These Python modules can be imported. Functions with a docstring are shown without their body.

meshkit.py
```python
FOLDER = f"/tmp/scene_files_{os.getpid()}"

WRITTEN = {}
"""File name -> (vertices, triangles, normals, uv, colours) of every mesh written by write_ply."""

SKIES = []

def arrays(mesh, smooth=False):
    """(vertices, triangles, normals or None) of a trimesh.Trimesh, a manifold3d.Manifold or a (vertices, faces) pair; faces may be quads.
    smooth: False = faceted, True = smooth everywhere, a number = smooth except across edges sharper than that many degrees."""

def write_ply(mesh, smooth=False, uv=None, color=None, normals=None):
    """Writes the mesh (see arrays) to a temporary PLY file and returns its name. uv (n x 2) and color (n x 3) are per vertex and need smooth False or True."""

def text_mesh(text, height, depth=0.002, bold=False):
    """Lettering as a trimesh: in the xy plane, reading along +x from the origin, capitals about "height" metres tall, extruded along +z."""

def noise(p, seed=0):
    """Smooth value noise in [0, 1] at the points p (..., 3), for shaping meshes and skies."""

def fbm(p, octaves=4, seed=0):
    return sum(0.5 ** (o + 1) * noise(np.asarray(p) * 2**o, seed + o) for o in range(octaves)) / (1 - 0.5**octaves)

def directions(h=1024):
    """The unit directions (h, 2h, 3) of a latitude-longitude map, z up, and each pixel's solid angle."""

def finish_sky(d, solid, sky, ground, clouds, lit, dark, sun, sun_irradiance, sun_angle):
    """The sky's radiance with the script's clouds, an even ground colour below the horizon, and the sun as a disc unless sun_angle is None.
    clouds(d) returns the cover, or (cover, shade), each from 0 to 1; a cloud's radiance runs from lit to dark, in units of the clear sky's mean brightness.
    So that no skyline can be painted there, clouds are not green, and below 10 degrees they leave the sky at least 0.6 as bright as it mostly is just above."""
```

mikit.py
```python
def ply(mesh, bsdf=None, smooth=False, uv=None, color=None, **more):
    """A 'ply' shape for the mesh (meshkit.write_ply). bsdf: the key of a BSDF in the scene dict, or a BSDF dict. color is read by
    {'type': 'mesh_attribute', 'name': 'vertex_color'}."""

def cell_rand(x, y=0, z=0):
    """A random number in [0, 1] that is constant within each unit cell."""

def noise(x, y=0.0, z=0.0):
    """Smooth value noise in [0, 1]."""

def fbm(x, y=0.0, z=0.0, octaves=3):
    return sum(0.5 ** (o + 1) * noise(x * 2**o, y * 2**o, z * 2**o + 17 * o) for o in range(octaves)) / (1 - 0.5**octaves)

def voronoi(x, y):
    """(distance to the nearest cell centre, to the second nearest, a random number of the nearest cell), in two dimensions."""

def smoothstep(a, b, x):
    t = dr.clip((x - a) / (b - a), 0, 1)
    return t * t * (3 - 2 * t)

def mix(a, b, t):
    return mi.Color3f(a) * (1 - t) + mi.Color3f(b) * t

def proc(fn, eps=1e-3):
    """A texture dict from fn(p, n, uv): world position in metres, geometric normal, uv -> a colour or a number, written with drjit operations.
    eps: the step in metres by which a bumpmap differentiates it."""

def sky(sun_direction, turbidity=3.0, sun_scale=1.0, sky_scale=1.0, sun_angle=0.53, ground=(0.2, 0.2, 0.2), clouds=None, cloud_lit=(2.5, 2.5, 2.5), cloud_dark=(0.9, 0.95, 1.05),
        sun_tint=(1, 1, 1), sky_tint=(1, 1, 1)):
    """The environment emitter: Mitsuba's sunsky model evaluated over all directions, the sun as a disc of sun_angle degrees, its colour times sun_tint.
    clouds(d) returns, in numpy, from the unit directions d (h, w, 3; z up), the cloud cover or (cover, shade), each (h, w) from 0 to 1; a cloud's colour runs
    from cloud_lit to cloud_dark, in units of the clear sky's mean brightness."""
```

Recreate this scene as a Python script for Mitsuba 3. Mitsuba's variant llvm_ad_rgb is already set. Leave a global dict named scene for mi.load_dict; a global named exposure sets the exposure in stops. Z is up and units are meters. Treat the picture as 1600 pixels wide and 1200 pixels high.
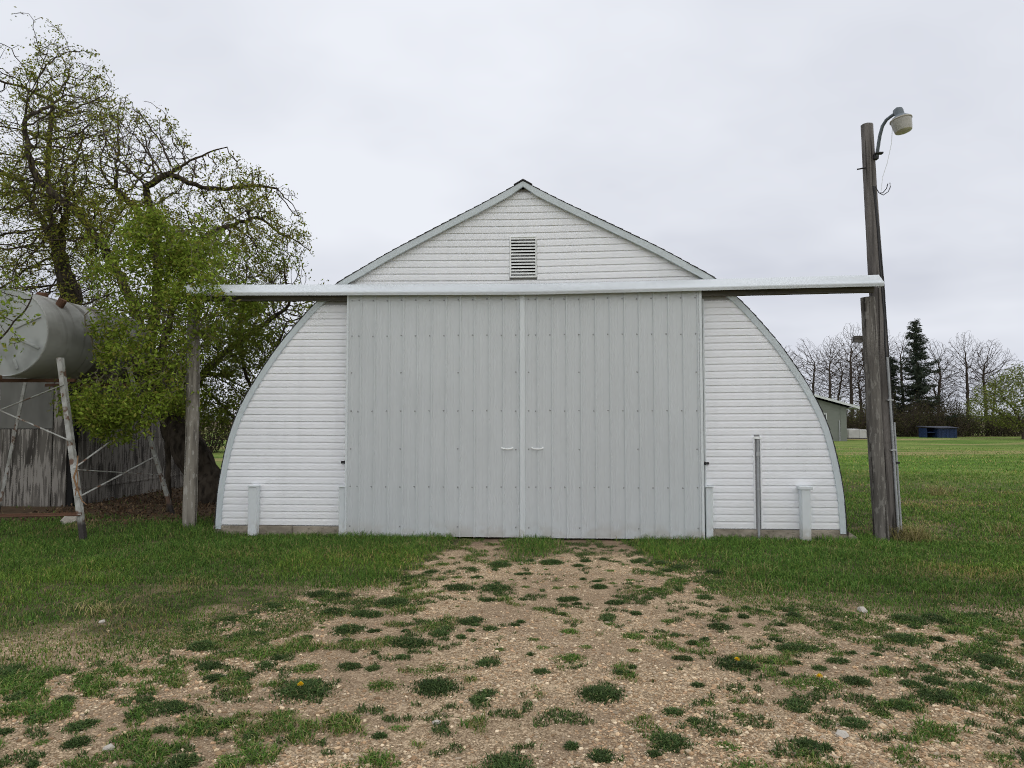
import math
import numpy as np
import trimesh
import mitsuba as mi
import drjit as dr
import mikit
import meshkit
from scipy.spatial import cKDTree
from scipy.interpolate import PchipInterpolator
from shapely.geometry import Polygon, Point
import shapely

T = mi.ScalarTransform4f
scene, labels = {}, {}

# ------------------------------------------------------------------ camera, sky, exposure
CAM = np.array([0.387, -10.406, 1.7])
YAW, PITCH = -0.0532553, 0.0520524
fwd = np.array([math.sin(YAW) * math.cos(PITCH), math.cos(YAW) * math.cos(PITCH), math.sin(PITCH)])
scene['camera'] = dict(type='perspective', fov=71.61, fov_axis='x', near_clip=0.1, far_clip=8000.0,
                       to_world=T().look_at(origin=CAM.tolist(), target=(CAM + fwd).tolist(), up=[0, 0, 1]))
exposure = 1.84


def cloud_cover(d):
    """A closed overcast: soft, faint mottling, a little paler low down."""
    z = np.maximum(d[..., 2], 0.0)
    q = np.stack([d[..., 0] / (z + 0.35), d[..., 1] / (z + 0.35), z * 0.5], -1)
    n = .5 * meshkit.fbm(q * 1.1 + 7.3, 4, 3) + .5 * meshkit.fbm(q * [2.6, 3.4, 2.0] + 2.3, 5, 13)
    band = meshkit.fbm(np.stack([d[..., 0] * 2.0, d[..., 1] * 2.0, z * 16.0], -1) + 3.1, 4, 9)
    low = np.clip(1 - z / 0.28, 0, 1)
    shade = 0.26 + 2.3 * (n - 0.5) + low * (2.1 * (band - 0.5) + 0.1)
    return np.ones_like(z), np.clip(shade, 0, 1)


scene['sky'] = mikit.sky((0.38, -0.62, 0.70), turbidity=4, sun_scale=0.29, sun_angle=120, sun_tint=(0.83, 0.93, 1.08),
                         clouds=cloud_cover, cloud_lit=(2.44, 2.52, 2.70), cloud_dark=(1.66, 1.74, 1.98), ground=(0.12, 0.13, 0.08))

# ------------------------------------------------------------------ materials
mix, fbm, noise, smoothstep, voronoi = mikit.mix, mikit.fbm, mikit.noise, mikit.smoothstep, mikit.voronoi


def rgb(c):
    return {'type': 'rgb', 'value': list(map(float, c))}


def mat(key, color, rough=0.6, metallic=0.0, spec=0.4, bump=None, bump_scale=1.0, **more):
    c = mikit.proc(color) if callable(color) else (rgb(color) if not isinstance(color, dict) else color)
    b = dict(type='principled', base_color=c, roughness=float(rough), metallic=float(metallic), specular=float(spec), **more)
    if bump is not None:
        b = {'type': 'bumpmap', 'tex': mikit.proc(bump, 2e-3), 'bsdf': b, 'scale': float(bump_scale)}
    scene[key] = {'type': 'twosided', 'bsdf': b}
    return key


def siding_col(p, n, uv):
    g = fbm(p.x * 0.9, p.z * 0.8, p.y, 3)
    streak = fbm(p.x * 9.0, p.z * 0.6, 3.0, 3)
    low = smoothstep(0.9, 0.1, p.z) * fbm(p.x * 5, p.z * 5, 1.0, 3)
    c = mix((0.80, 0.815, 0.845), (0.71, 0.73, 0.755), smoothstep(0.4, 0.75, g) * 0.5 + smoothstep(0.5, 0.8, streak) * 0.35)
    return mix(c, (0.62, 0.60, 0.52), low * 0.28)


mat('mat_siding', siding_col, 0.42, spec=0.35)
mat('mat_sheathing', (0.35, 0.35, 0.36), 0.8)


def door_col(p, n, uv):
    g = fbm(p.x * 0.8, p.z * 0.7, 5.0, 3)
    streak = fbm(p.x * 16.0, p.z * 0.5, 2.0, 3)
    low = smoothstep(0.32, 0.02, p.z) * smoothstep(0.3, 0.7, fbm(p.x * 6, p.z * 9, 1.0, 3))
    c = mix((0.545, 0.575, 0.588), (0.50, 0.528, 0.54), smoothstep(0.35, 0.7, g) * 0.5 + smoothstep(0.5, 0.8, streak) * 0.15)
    return mix(c, (0.36, 0.32, 0.26), low * 0.45)


mat('mat_door', door_col, 0.45, spec=0.4, bump=lambda p, n, uv: fbm(p.x * 3, p.z * 2.2, 1.0, 2), bump_scale=0.004)
mat('mat_trim', lambda p, n, uv: mix(mix((0.66, 0.70, 0.715), (0.58, 0.62, 0.64), fbm(p.x * 3, p.z * 2, p.y, 3)), (0.36, 0.32, 0.25), smoothstep(0.30, 0.03, p.z) * smoothstep(0.35, 0.7, fbm(p.x * 17, p.y * 17, p.z * 9, 3)) * 0.7), 0.4)
mat('mat_edge', lambda p, n, uv: mix((0.55, 0.605, 0.63), (0.46, 0.515, 0.54), fbm(p.x * 4, p.z * 4, p.y, 3)), 0.38, spec=0.5)
mat('mat_cover', lambda p, n, uv: mix((0.60, 0.64, 0.67), (0.53, 0.565, 0.585), smoothstep(0.35, 0.75, fbm(p.x * 0.9, p.z * 5, p.y * 3, 3))), 0.4, spec=0.45)
mat('mat_white', (0.78, 0.80, 0.80), 0.4)
mat('mat_black', (0.02, 0.02, 0.022), 0.5)
mat('mat_dark', (0.012, 0.012, 0.012), 0.9)
mat('mat_shingle', lambda p, n, uv: mix((0.025, 0.025, 0.028), (0.06, 0.058, 0.056), fbm(p.x * 14, p.y * 9, p.z * 14, 3)), 0.9, spec=0.2)
mat('mat_screw', (0.23, 0.24, 0.25), 0.5, metallic=0.2)
mat('mat_steel', (0.42, 0.43, 0.44), 0.4, metallic=0.3)
mat('mat_conduit', lambda p, n, uv: mix((0.40, 0.42, 0.44), (0.28, 0.29, 0.30), fbm(p.x * 9, p.y * 9, p.z * 5, 3)), 0.45)


def concrete_col(p, n, uv):
    g = fbm(p.x * 4, p.y * 4, p.z * 6, 4)
    f = fbm(p.x * 30, p.y * 30, p.z * 30, 2)
    c = mix((0.36, 0.32, 0.26), (0.22, 0.195, 0.155), smoothstep(0.3, 0.75, g))
    return mix(c, (0.12, 0.12, 0.085), smoothstep(0.55, 0.8, f) * 0.6)


mat('mat_concrete', concrete_col, 0.9, spec=0.2, bump=lambda p, n, uv: fbm(p.x * 22, p.y * 22, p.z * 22, 3), bump_scale=0.02)


def wood_fn(a, b, fx=26.0, fz=1.3, chip=None):
    def f(p, n, uv):
        g = fbm(p.x * fx, p.y * fx, p.z * fz, 4)
        w = fbm(p.x * 2.0, p.y * 2.0, p.z * 1.7, 3)
        c = mix(a, b, smoothstep(0.3, 0.72, g * 0.7 + w * 0.3))
        crack = smoothstep(0.70, 0.78, noise(p.x * 55, p.y * 55, p.z * 0.9))
        c = mix(c, (0.02, 0.018, 0.016), crack * 0.75)
        if chip:
            k = smoothstep(0.58, 0.68, fbm(p.x * 40, p.y * 40, p.z * 9, 3)) * chip
            c = mix(c, (0.50, 0.49, 0.45), k)
        return c
    return f


wood_bump = lambda p, n, uv: fbm(p.x * 40, p.y * 40, p.z * 1.6, 3)
mat('mat_pole', wood_fn((0.200, 0.185, 0.175), (0.098, 0.090, 0.085)), 0.85, spec=0.2, bump=wood_bump, bump_scale=0.02)
mat('mat_post', wood_fn((0.20, 0.187, 0.17), (0.095, 0.088, 0.08), chip=0.22), 0.85, spec=0.2, bump=wood_bump, bump_scale=0.02)
mat('mat_post_pale', wood_fn((0.27, 0.25, 0.215), (0.11, 0.10, 0.085), chip=0.45), 0.85, spec=0.2, bump=wood_bump, bump_scale=0.02)


def header_col(p, n, uv):
    g = fbm(p.x * 1.2, p.y * 30, p.z * 40, 4)
    return mix((0.15, 0.14, 0.125), (0.07, 0.065, 0.058), smoothstep(0.3, 0.7, g))


mat('mat_header', header_col, 0.9, spec=0.2)


def ply_col(p, n, uv):
    s = fbm(p.x * 8 + p.y * 8, p.z * 1.1, 3.0, 4)
    t = fbm(p.x * 40 + p.y * 40, p.z * 4.0, 9.0, 3)
    b = fbm(p.x * 1.6, p.y * 1.6, p.z * 1.6, 3)
    c = mix((0.15, 0.14, 0.125), (0.055, 0.05, 0.045), smoothstep(0.3, 0.7, s))
    c = mix(c, (0.36, 0.34, 0.31), smoothstep(0.48, 0.62, t * 0.6 + b * 0.45) * 0.75)
    return c


mat('mat_plywood', ply_col, 0.9, spec=0.15)
mat('mat_shed_upper', lambda p, n, uv: mix((0.23, 0.23, 0.215), (0.10, 0.10, 0.09), fbm(p.x * 6, p.y * 6, p.z * 1.5, 4)), 0.85, spec=0.2)


def tank_col(p, n, uv):
    g = fbm(p.x * 2.0, p.y * 2.0, p.z * 2.0, 4)
    drip = fbm(p.y * 7, p.z * 1.1, p.x * 1.1, 4)
    c = mix((0.34, 0.345, 0.33), (0.22, 0.22, 0.205), smoothstep(0.35, 0.7, g))
    lich = smoothstep(0.42, 0.62, drip) * smoothstep(-0.7, 0.2, p.y)
    c = mix(c, (0.085, 0.08, 0.07), lich * 0.85)
    rust = smoothstep(0.55, 0.72, fbm(p.x * 4, p.y * 3, p.z * 4 + 20, 4)) * smoothstep(0.4, 1.6, p.y)
    return mix(c, (0.16, 0.10, 0.065), rust * 0.7)


mat('mat_tank', tank_col, 0.5, spec=0.35)
mat('mat_tank_end', lambda p, n, uv: mix((0.40, 0.42, 0.415), (0.28, 0.295, 0.29), smoothstep(0.35, 0.75, fbm(p.x * 4, p.z * 3, 2.0, 4))), 0.5, spec=0.35)


def leg_col(p, n, uv):
    g = fbm(p.x * 14, p.y * 14, p.z * 10, 4)
    c = mix((0.40, 0.405, 0.385), (0.27, 0.27, 0.245), smoothstep(0.3, 0.7, g))
    rust = smoothstep(0.56, 0.66, fbm(p.x * 11, p.y * 11, p.z * 8 + 5, 4) + smoothstep(0.7, 0.3, p.z) * 0.13)
    c = mix(c, (0.11, 0.055, 0.03), rust * 0.9)
    return mix(c, (0.035, 0.03, 0.028), smoothstep(0.40, 0.28, p.z + 0.05 * g))


mat('mat_leg', leg_col, 0.6, spec=0.3)
mat('mat_rust', lambda p, n, uv: mix((0.16, 0.085, 0.05), (0.055, 0.032, 0.024), fbm(p.x * 9, p.y * 9, p.z * 16, 4)), 0.85, spec=0.2)


def bark_fn(a, b, s=1.0):
    def f(p, n, uv):
        g = fbm(p.x * 16 * s, p.y * 16 * s, p.z * 5 * s, 4)
        return mix(a, b, smoothstep(0.3, 0.7, g))
    return f


mat('mat_bark', bark_fn((0.085, 0.07, 0.055), (0.03, 0.025, 0.02)), 0.95, spec=0.1, bump=lambda p, n, uv: fbm(p.x * 18, p.y * 18, p.z * 5, 3), bump_scale=0.05)
mat('mat_twig', (0.055, 0.044, 0.034), 0.9, spec=0.1)
mat('mat_twig_pale', (0.17, 0.15, 0.115), 0.85, spec=0.15)
mat('mat_far_bark', (0.075, 0.06, 0.05), 0.95, spec=0.1)
vcol = {'type': 'mesh_attribute', 'name': 'vertex_color'}
scene['mat_leaf'] = dict(type='principledthin', base_color=vcol, roughness=0.55, diff_trans=0.75, spec_trans=0.0)
mat('mat_grass', vcol, 0.65, spec=0.15)
mat('mat_stone', vcol, 0.85, spec=0.2)
mat('mat_needle', vcol, 0.8, spec=0.1)
mat('mat_house', lambda p, n, uv: mix((0.20, 0.215, 0.19), (0.165, 0.18, 0.155), fbm(p.x * 3, p.z * 9, p.y, 3)), 0.7)
mat('mat_house_trim', (0.62, 0.64, 0.64), 0.5)
scene['mat_pane'] = {'type': 'twosided', 'bsdf': dict(type='principled', base_color=rgb((0.03, 0.035, 0.04)), roughness=0.08, specular=0.6)}
mat('mat_blue', lambda p, n, uv: mix((0.022, 0.045, 0.13), (0.012, 0.024, 0.07), fbm(p.x * 2, p.y * 2, p.z * 3, 3)), 0.6)
mat('mat_blue_roof', (0.05, 0.055, 0.075), 0.7)
mat('mat_tote', lambda p, n, uv: mix((0.60, 0.61, 0.60), (0.36, 0.36, 0.35), fbm(p.x * 3, p.y * 3, p.z * 2, 3)), 0.6)
mat('mat_lamp_body', lambda p, n, uv: mix((0.165, 0.195, 0.22), (0.10, 0.12, 0.14), fbm(p.x * 12, p.y * 12, p.z * 9, 3)), 0.5, spec=0.4)
mat('mat_lamp_rim', (0.42, 0.40, 0.35), 0.6)
mat('mat_lamp_lens', lambda p, n, uv: mix((0.40, 0.39, 0.35), (0.27, 0.26, 0.225), fbm(p.x * 9, p.y * 9, p.z * 5, 3)), 0.3, spec=0.5)
mat('mat_lamp_glass', lambda p, n, uv: mix((0.80, 0.79, 0.72), (0.62, 0.60, 0.52), fbm(p.x * 14, p.y * 14, 1.0, 3)), 0.25, spec=0.5)
mat('mat_flower', (0.72, 0.50, 0.01), 0.7)
mat('mat_road', lambda p, n, uv: mix((0.46, 0.40, 0.33), (0.38, 0.33, 0.27), fbm(p.x * 0.3, p.y * 2, 0.0, 3)), 0.95, spec=0.1)
mat('mat_hill', lambda p, n, uv: mix((0.10, 0.13, 0.13), (0.17, 0.17, 0.13), fbm(p.x * 0.004, p.y * 0.004, p.z * 0.3, 3)), 0.95, spec=0.05)
mat('mat_vine', (0.24, 0.14, 0.075), 0.9)

# ------------------------------------------------------------------ entry helpers
USED = {}


def numbered(name):
    k = USED.get(name, -1) + 1
    USED[name] = k
    return name if k == 0 else f'{name}_{k:03d}'


def thing(name, label, cat, group=None):
    key = numbered(name)
    labels[key] = {'label': label, 'category': cat}
    if group:
        labels[key]['group'] = group
    return key


def add(name, mesh, bsdf, parent=None, smooth=False, color=None, label=None, kind=None, **more):
    key = numbered((parent + '__' if parent else '') + name)
    scene[key] = mikit.ply(mesh, bsdf, smooth=smooth, color=color, **more)
    if label or kind:
        labels.setdefault(key, {})
        if label:
            labels[key]['label'] = label
        if kind:
            labels[key]['kind'] = kind
    return key


def tag(key, label, cat, group=None, kind=None):
    labels[key] = {'label': label, 'category': cat}
    if group:
        labels[key]['group'] = group
    if kind:
        labels[key]['kind'] = kind
    return key


def join(ms):
    vs, fs, n = [], [], 0
    for v, f in ms:
        v, f = np.asarray(v, float), np.asarray(f, int)
        if f.shape[1] == 4:
            f = np.vstack([f[:, [0, 1, 2]], f[:, [0, 2, 3]]])
        vs.append(v)
        fs.append(f + n)
        n += len(v)
    return np.vstack(vs), np.vstack(fs)


def box(x0, x1, y0, y1, z0, z1, b=0.004):
    b = min(b, (x1 - x0) * .3, (y1 - y0) * .3, (z1 - z0) * .3)
    pts = []
    for sx in (0, 1):
        for sy in (0, 1):
            for sz in (0, 1):
                c = np.array([x1 if sx else x0, y1 if sy else y0, z1 if sz else z0])
                d = np.array([-1 if sx else 1, -1 if sy else 1, -1 if sz else 1]) * b
                for k in range(3):
                    m = np.array([1, 1, 1])
                    m[k] = 0
                    pts.append(c + d * m)
    h = trimesh.convex.convex_hull(np.array(pts))
    return np.array(h.vertices), np.array(h.faces)


def frames(p):
    t = np.gradient(p, axis=0)
    t /= np.linalg.norm(t, axis=1, keepdims=True) + 1e-12
    ref = np.where(np.abs(t[:, 2:]) < 0.85, [[0, 0, 1.0]], [[1.0, 0, 0]])
    # keep one reference along the whole tube so that it does not twist
    r = np.array([0, 0, 1.0]) if np.mean(np.abs(t[:, 2])) < 0.7 else np.array([1.0, 0.02, 0])
    a = np.cross(t, r)
    bad = np.linalg.norm(a, axis=1) < 0.1
    a[bad] = np.cross(t[bad], ref[bad])
    a /= np.linalg.norm(a, axis=1, keepdims=True) + 1e-12
    return a, np.cross(t, a)


def tube(points, radii, sides=8, caps=True):
    p = np.asarray(points, float)
    r = np.broadcast_to(radii, (len(p),))
    a, b = frames(p)
    ang = np.arange(sides) * 2 * np.pi / sides
    v = p[:, None] + r[:, None, None] * (np.cos(ang)[None, :, None] * a[:, None] + np.sin(ang)[None, :, None] * b[:, None])
    i, j = np.meshgrid(np.arange(len(p) - 1), np.arange(sides), indexing='ij')
    q = np.stack([i * sides + j, i * sides + (j + 1) % sides, (i + 1) * sides + (j + 1) % sides, (i + 1) * sides + j], -1).reshape(-1, 4)
    f = np.vstack([q[:, [0, 1, 2]], q[:, [0, 2, 3]]])
    v = v.reshape(-1, 3)
    if caps:
        n = len(v)
        v = np.vstack([v, p[:1], p[-1:]])
        k = np.arange(sides)
        f = np.vstack([f, np.stack([np.full(sides, n), (k + 1) % sides, k], 1), np.stack([np.full(sides, n + 1), (len(p) - 1) * sides + k, (len(p) - 1) * sides + (k + 1) % sides], 1)])
    return v, f


def bar(p0, p1, w, t=None, up=(0, 0, 1)):
    """A square bar from p0 to p1."""
    p0, p1 = np.array(p0, float), np.array(p1, float)
    t = t or w
    d = p1 - p0
    L = np.linalg.norm(d)
    d /= L
    u = np.array(up, float)
    if abs(d @ u) > 0.95:
        u = np.array([0, 1.0, 0])
    a = np.cross(d, u)
    a /= np.linalg.norm(a)
    b = np.cross(a, d)
    v, f = box(-w / 2, w / 2, -t / 2, t / 2, 0, L, 0.003)
    return p0 + v[:, :1] * a + v[:, 1:2] * b + v[:, 2:] * d, f


def angle_iron(p0, p1, w, t, inward):
    """An L section from p0 to p1: one flange across x, one running back along y."""
    p0, p1 = np.array(p0, float), np.array(p1, float)
    sec = np.array([[0, 0], [w, 0], [w, t], [t, t], [t, w], [0, w]])
    sec = sec * np.array([inward, 1])
    v = np.vstack([np.c_[sec, np.zeros(6)] + p0, np.c_[sec, np.zeros(6)] + p1])
    f = []
    for i in range(6):
        j = (i + 1) % 6
        f += [[i, j, 6 + j], [i, 6 + j, 6 + i]]
    f += [[0, 1, 2], [0, 2, 3], [0, 3, 4], [0, 4, 5], [6, 8, 7], [6, 9, 8], [6, 10, 9], [6, 11, 10]]
    m = trimesh.Trimesh(v, f, process=False)
    return v, np.array(m.faces)


def extrude_yz(sec, x0, x1, n=1, caps=True):
    """A profile in y, z (ordered) swept along x in n steps."""
    sec = np.asarray(sec, float)
    xs = np.linspace(x0, x1, n + 1)
    k = len(sec)
    v = np.vstack([np.c_[np.full(k, x), sec] for x in xs])
    f = []
    for s in range(n):
        for i in range(k):
            j = (i + 1) % k
            f.append([s * k + i, s * k + j, (s + 1) * k + j, (s + 1) * k + i])
    f = np.array(f)
    f = np.vstack([f[:, [0, 1, 2]], f[:, [0, 2, 3]]])
    if caps:
        tri = trimesh.creation.triangulate_polygon(Polygon(sec), engine='earcut')
        tv, tf = tri
        idx = cKDTree(sec).query(tv)[1]
        f = np.vstack([f, idx[tf], (idx[tf] + n * k)[:, ::-1]])
    return v, f


def smoothabs(x, e=0.35):
    return np.sqrt(x * x + e * e) - e


def sag(m):
    """The front of the barn has settled: everything high up on it sags a little at midspan."""
    v, f = m
    v = np.array(v, float)
    s = np.where(v[:, 0] < 0, 0.036, 0.076) * smoothabs(v[:, 0]) / 5.0
    v[:, 2] += s * np.clip(v[:, 2] / 3.5, 0, 1.15)
    return v, f


def sstep(a, b, x):
    t = np.clip((x - a) / (b - a), 0, 1)
    return t * t * (3 - 2 * t)


# ------------------------------------------------------------------ the ground and where it is bare
YB_X = [-30, -8, -4.5, -3.0, -2.2, -1.65, -1.3, -1.0, -0.7, 1.25, 1.6, 2.0, 2.6, 3.3, 5.0, 8.0, 40]
YB_Y = [-6.6, -6.3, -5.5, -4.8, -4.0, -3.3, -2.5, -1.6, 0.5, 0.5, -1.2, -2.7, -3.5, -3.75, -4.0, -4.2, -5.0]


def yb_any(x, clip):
    out = YB_Y[0] + 0 * x
    for k in range(len(YB_X) - 1):
        out = out + (YB_Y[k + 1] - YB_Y[k]) * clip((x - YB_X[k]) / (YB_X[k + 1] - YB_X[k]), 0.0, 1.0)
    return out


def strip_any(x, y, clip, absf):
    """The grass strip between the two wheel tracks at the door."""
    return clip(1.2 - absf(x - 0.15 - 0.12 * (y + 1.0)) / 0.42, 0.0, 1.0) * clip((y + 1.9) / 0.7, 0.0, 1.0)


def bare(x, y, nz):
    """1 = gravel, 0 = lawn; nz a noise of mean 0.5."""
    s = yb_any(x + 1.5 * (meshkit.fbm(np.stack([x * 1.9, y * 1.9, x * 0 + 6.5], -1), 3, 17) - .5), np.clip) - y + (nz - 0.5) * 2.6
    return sstep(-0.45, 0.85, s) * (1 - 0.85 * strip_any(x, y, np.clip, np.abs))


def ground_z(x, y):
    z = 0.16 * sstep(-4.2, -5.2, x) * sstep(-1.2, 0.6, y) * sstep(9, 5, y)
    p = np.stack([x * 0.35, y * 0.35, np.zeros_like(x)], -1)
    z = z + 0.05 * (meshkit.fbm(p + 11.0, 3, 2) - 0.5) * sstep(0, -1.5, y)
    far = sstep(6, 25, np.hypot(x, y))
    z = z + far * 0.25 * (meshkit.fbm(np.stack([x * 0.05, y * 0.05, x * 0], -1) + 4.0, 3, 5) - 0.5)
    return z


def ground_col(p, n, uv):
    nz = fbm(p.x * 1.1, p.y * 1.1, 4.0, 3) + 0.35 * (fbm(p.x * 6.0, p.y * 6.0, 1.0, 3) - 0.5)
    s = yb_any(p.x + 1.2 * (fbm(p.x * 1.9, p.y * 1.9, 6.5, 3) - 0.5), dr.clip) - p.y + (nz - 0.5) * 2.6
    b = smoothstep(-0.45, 0.85, s) * (1 - 0.85 * strip_any(p.x, p.y, dr.clip, dr.abs))
    near = smoothstep(22.0, 9.0, dr.sqrt(p.x * p.x + p.y * p.y))
    d1, d2, r1 = voronoi(p.x * 58, p.y * 58)
    e1, e2, r2 = voronoi(p.x * 110 + 9, p.y * 110)
    grav = mix((0.20, 0.14, 0.083), (0.58, 0.45, 0.30), r1)
    grav = mix(grav, mix((0.175, 0.122, 0.072), (0.50, 0.385, 0.255), r2), smoothstep(0.45, 0.55, noise(p.x * 9, p.y * 9, 1.0)))
    grav = grav * (0.45 + 0.55 * smoothstep(0.02, 0.25, d2 - d1))
    grav = mix(grav, (0.19, 0.135, 0.092), smoothstep(0.42, 0.66, fbm(p.x * 1.4, p.y * 1.4, 6.0, 3)) * 0.42)
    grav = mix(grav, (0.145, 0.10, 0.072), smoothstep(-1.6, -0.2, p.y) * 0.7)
    soil = mix((0.085, 0.068, 0.042), (0.04, 0.045, 0.018), smoothstep(.3, .7, fbm(p.x * 9, p.y * 9, 2.0, 3)))
    soil = mix(soil, (0.16, 0.125, 0.075), smoothstep(0.58, 0.75, fbm(p.x * 2.5, p.y * 2.5, 8.0, 3)) * 0.7)
    litter = smoothstep(-4.9, -5.3, p.x + 0.3 * (nz - 0.5)) * smoothstep(-0.1, 0.9, p.y + (nz - 0.5) * 1.6) * smoothstep(9.0, 6.0, p.y)
    soil = mix(soil, mix((0.055, 0.04, 0.028), (0.10, 0.07, 0.045), fbm(p.x * 14, p.y * 14, 1.0, 3)), litter)
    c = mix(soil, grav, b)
    # the field: bands of fresh and dry grass
    f1 = fbm(p.x * 0.12, p.y * 0.30, 3.0, 4)
    f2 = fbm(p.x * 1.1, p.y * 2.2, 7.0, 4)
    fld = mix((0.082, 0.142, 0.027), (0.145, 0.19, 0.05), smoothstep(0.35, 0.65, f1))
    fld = mix(fld, (0.06, 0.095, 0.022), smoothstep(0.45, 0.7, f2) * 0.7)
    fld = mix(fld, (0.24, 0.20, 0.095), smoothstep(0.50, 0.66, fbm(p.x * 0.13 + 8, p.y * 0.45, 5.0, 4)) * 0.75)
    far = smoothstep(95.0, 160.0, p.y)
    fld = mix(fld, (0.22, 0.185, 0.125), far)
    return mix(fld, c, near)


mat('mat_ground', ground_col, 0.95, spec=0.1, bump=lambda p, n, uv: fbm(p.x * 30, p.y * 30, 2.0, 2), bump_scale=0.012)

near_x = np.linspace(-13, 13, 300)
near_y = np.linspace(-9.5, 9.0, 220)
out = np.array([0.15, .4, .8, 1.5, 2.5, 4, 6, 9, 13, 18, 25, 34, 46, 62, 85, 120, 180, 280, 450, 800, 1500, 3000, 5000.])
gx = np.concatenate([(-13 - out)[::-1], near_x, 13 + out])
gy = np.concatenate([(-9.5 - out)[::-1], near_y, 9.0 + out])
GX, GY = np.meshgrid(gx, gy)
gv = np.stack([GX.ravel(), GY.ravel(), ground_z(GX.ravel(), GY.ravel())], 1)
ii, jj = np.meshgrid(np.arange(len(gy) - 1), np.arange(len(gx) - 1), indexing='ij')
w_ = len(gx)
gf = np.stack([ii * w_ + jj, ii * w_ + jj + 1, (ii + 1) * w_ + jj + 1, (ii + 1) * w_ + jj], -1).reshape(-1, 4)
add('ground', (gv, gf), 'mat_ground', smooth=True, kind='structure')
rng = np.random.default_rng(4)
rx = np.linspace(52, 400, 60)
rv = np.vstack([np.c_[rx, 90 + 0.03 * (rx - 52), ground_z(rx, 90 + 0 * rx) + .10], np.c_[rx, 97 + 0.03 * (rx - 52), ground_z(rx, 97 + 0 * rx) + .10]])
k_ = np.arange(59)
add('gravel_road', (rv, np.stack([k_, k_ + 1, k_ + 61, k_ + 60], 1)), 'mat_road', kind='structure')
hx = np.linspace(-2500, 3500, 240)
hh = 8 + 16 * meshkit.fbm(np.stack([hx * .003, hx * 0, hx * 0], -1), 4, 8)
hv = np.vstack([np.c_[hx, np.full(240, 2400.), np.full(240, -2.)], np.c_[hx, np.full(240, 2600.), hh], np.c_[hx, np.full(240, 3200.), np.full(240, -2.)]])
k_ = np.arange(239)
hf = np.vstack([np.stack([k_, k_ + 1, k_ + 241, k_ + 240], 1), np.stack([k_ + 240, k_ + 241, k_ + 481, k_ + 480], 1)])
add('hills', (hv, hf), 'mat_hill', kind='structure')

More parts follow.
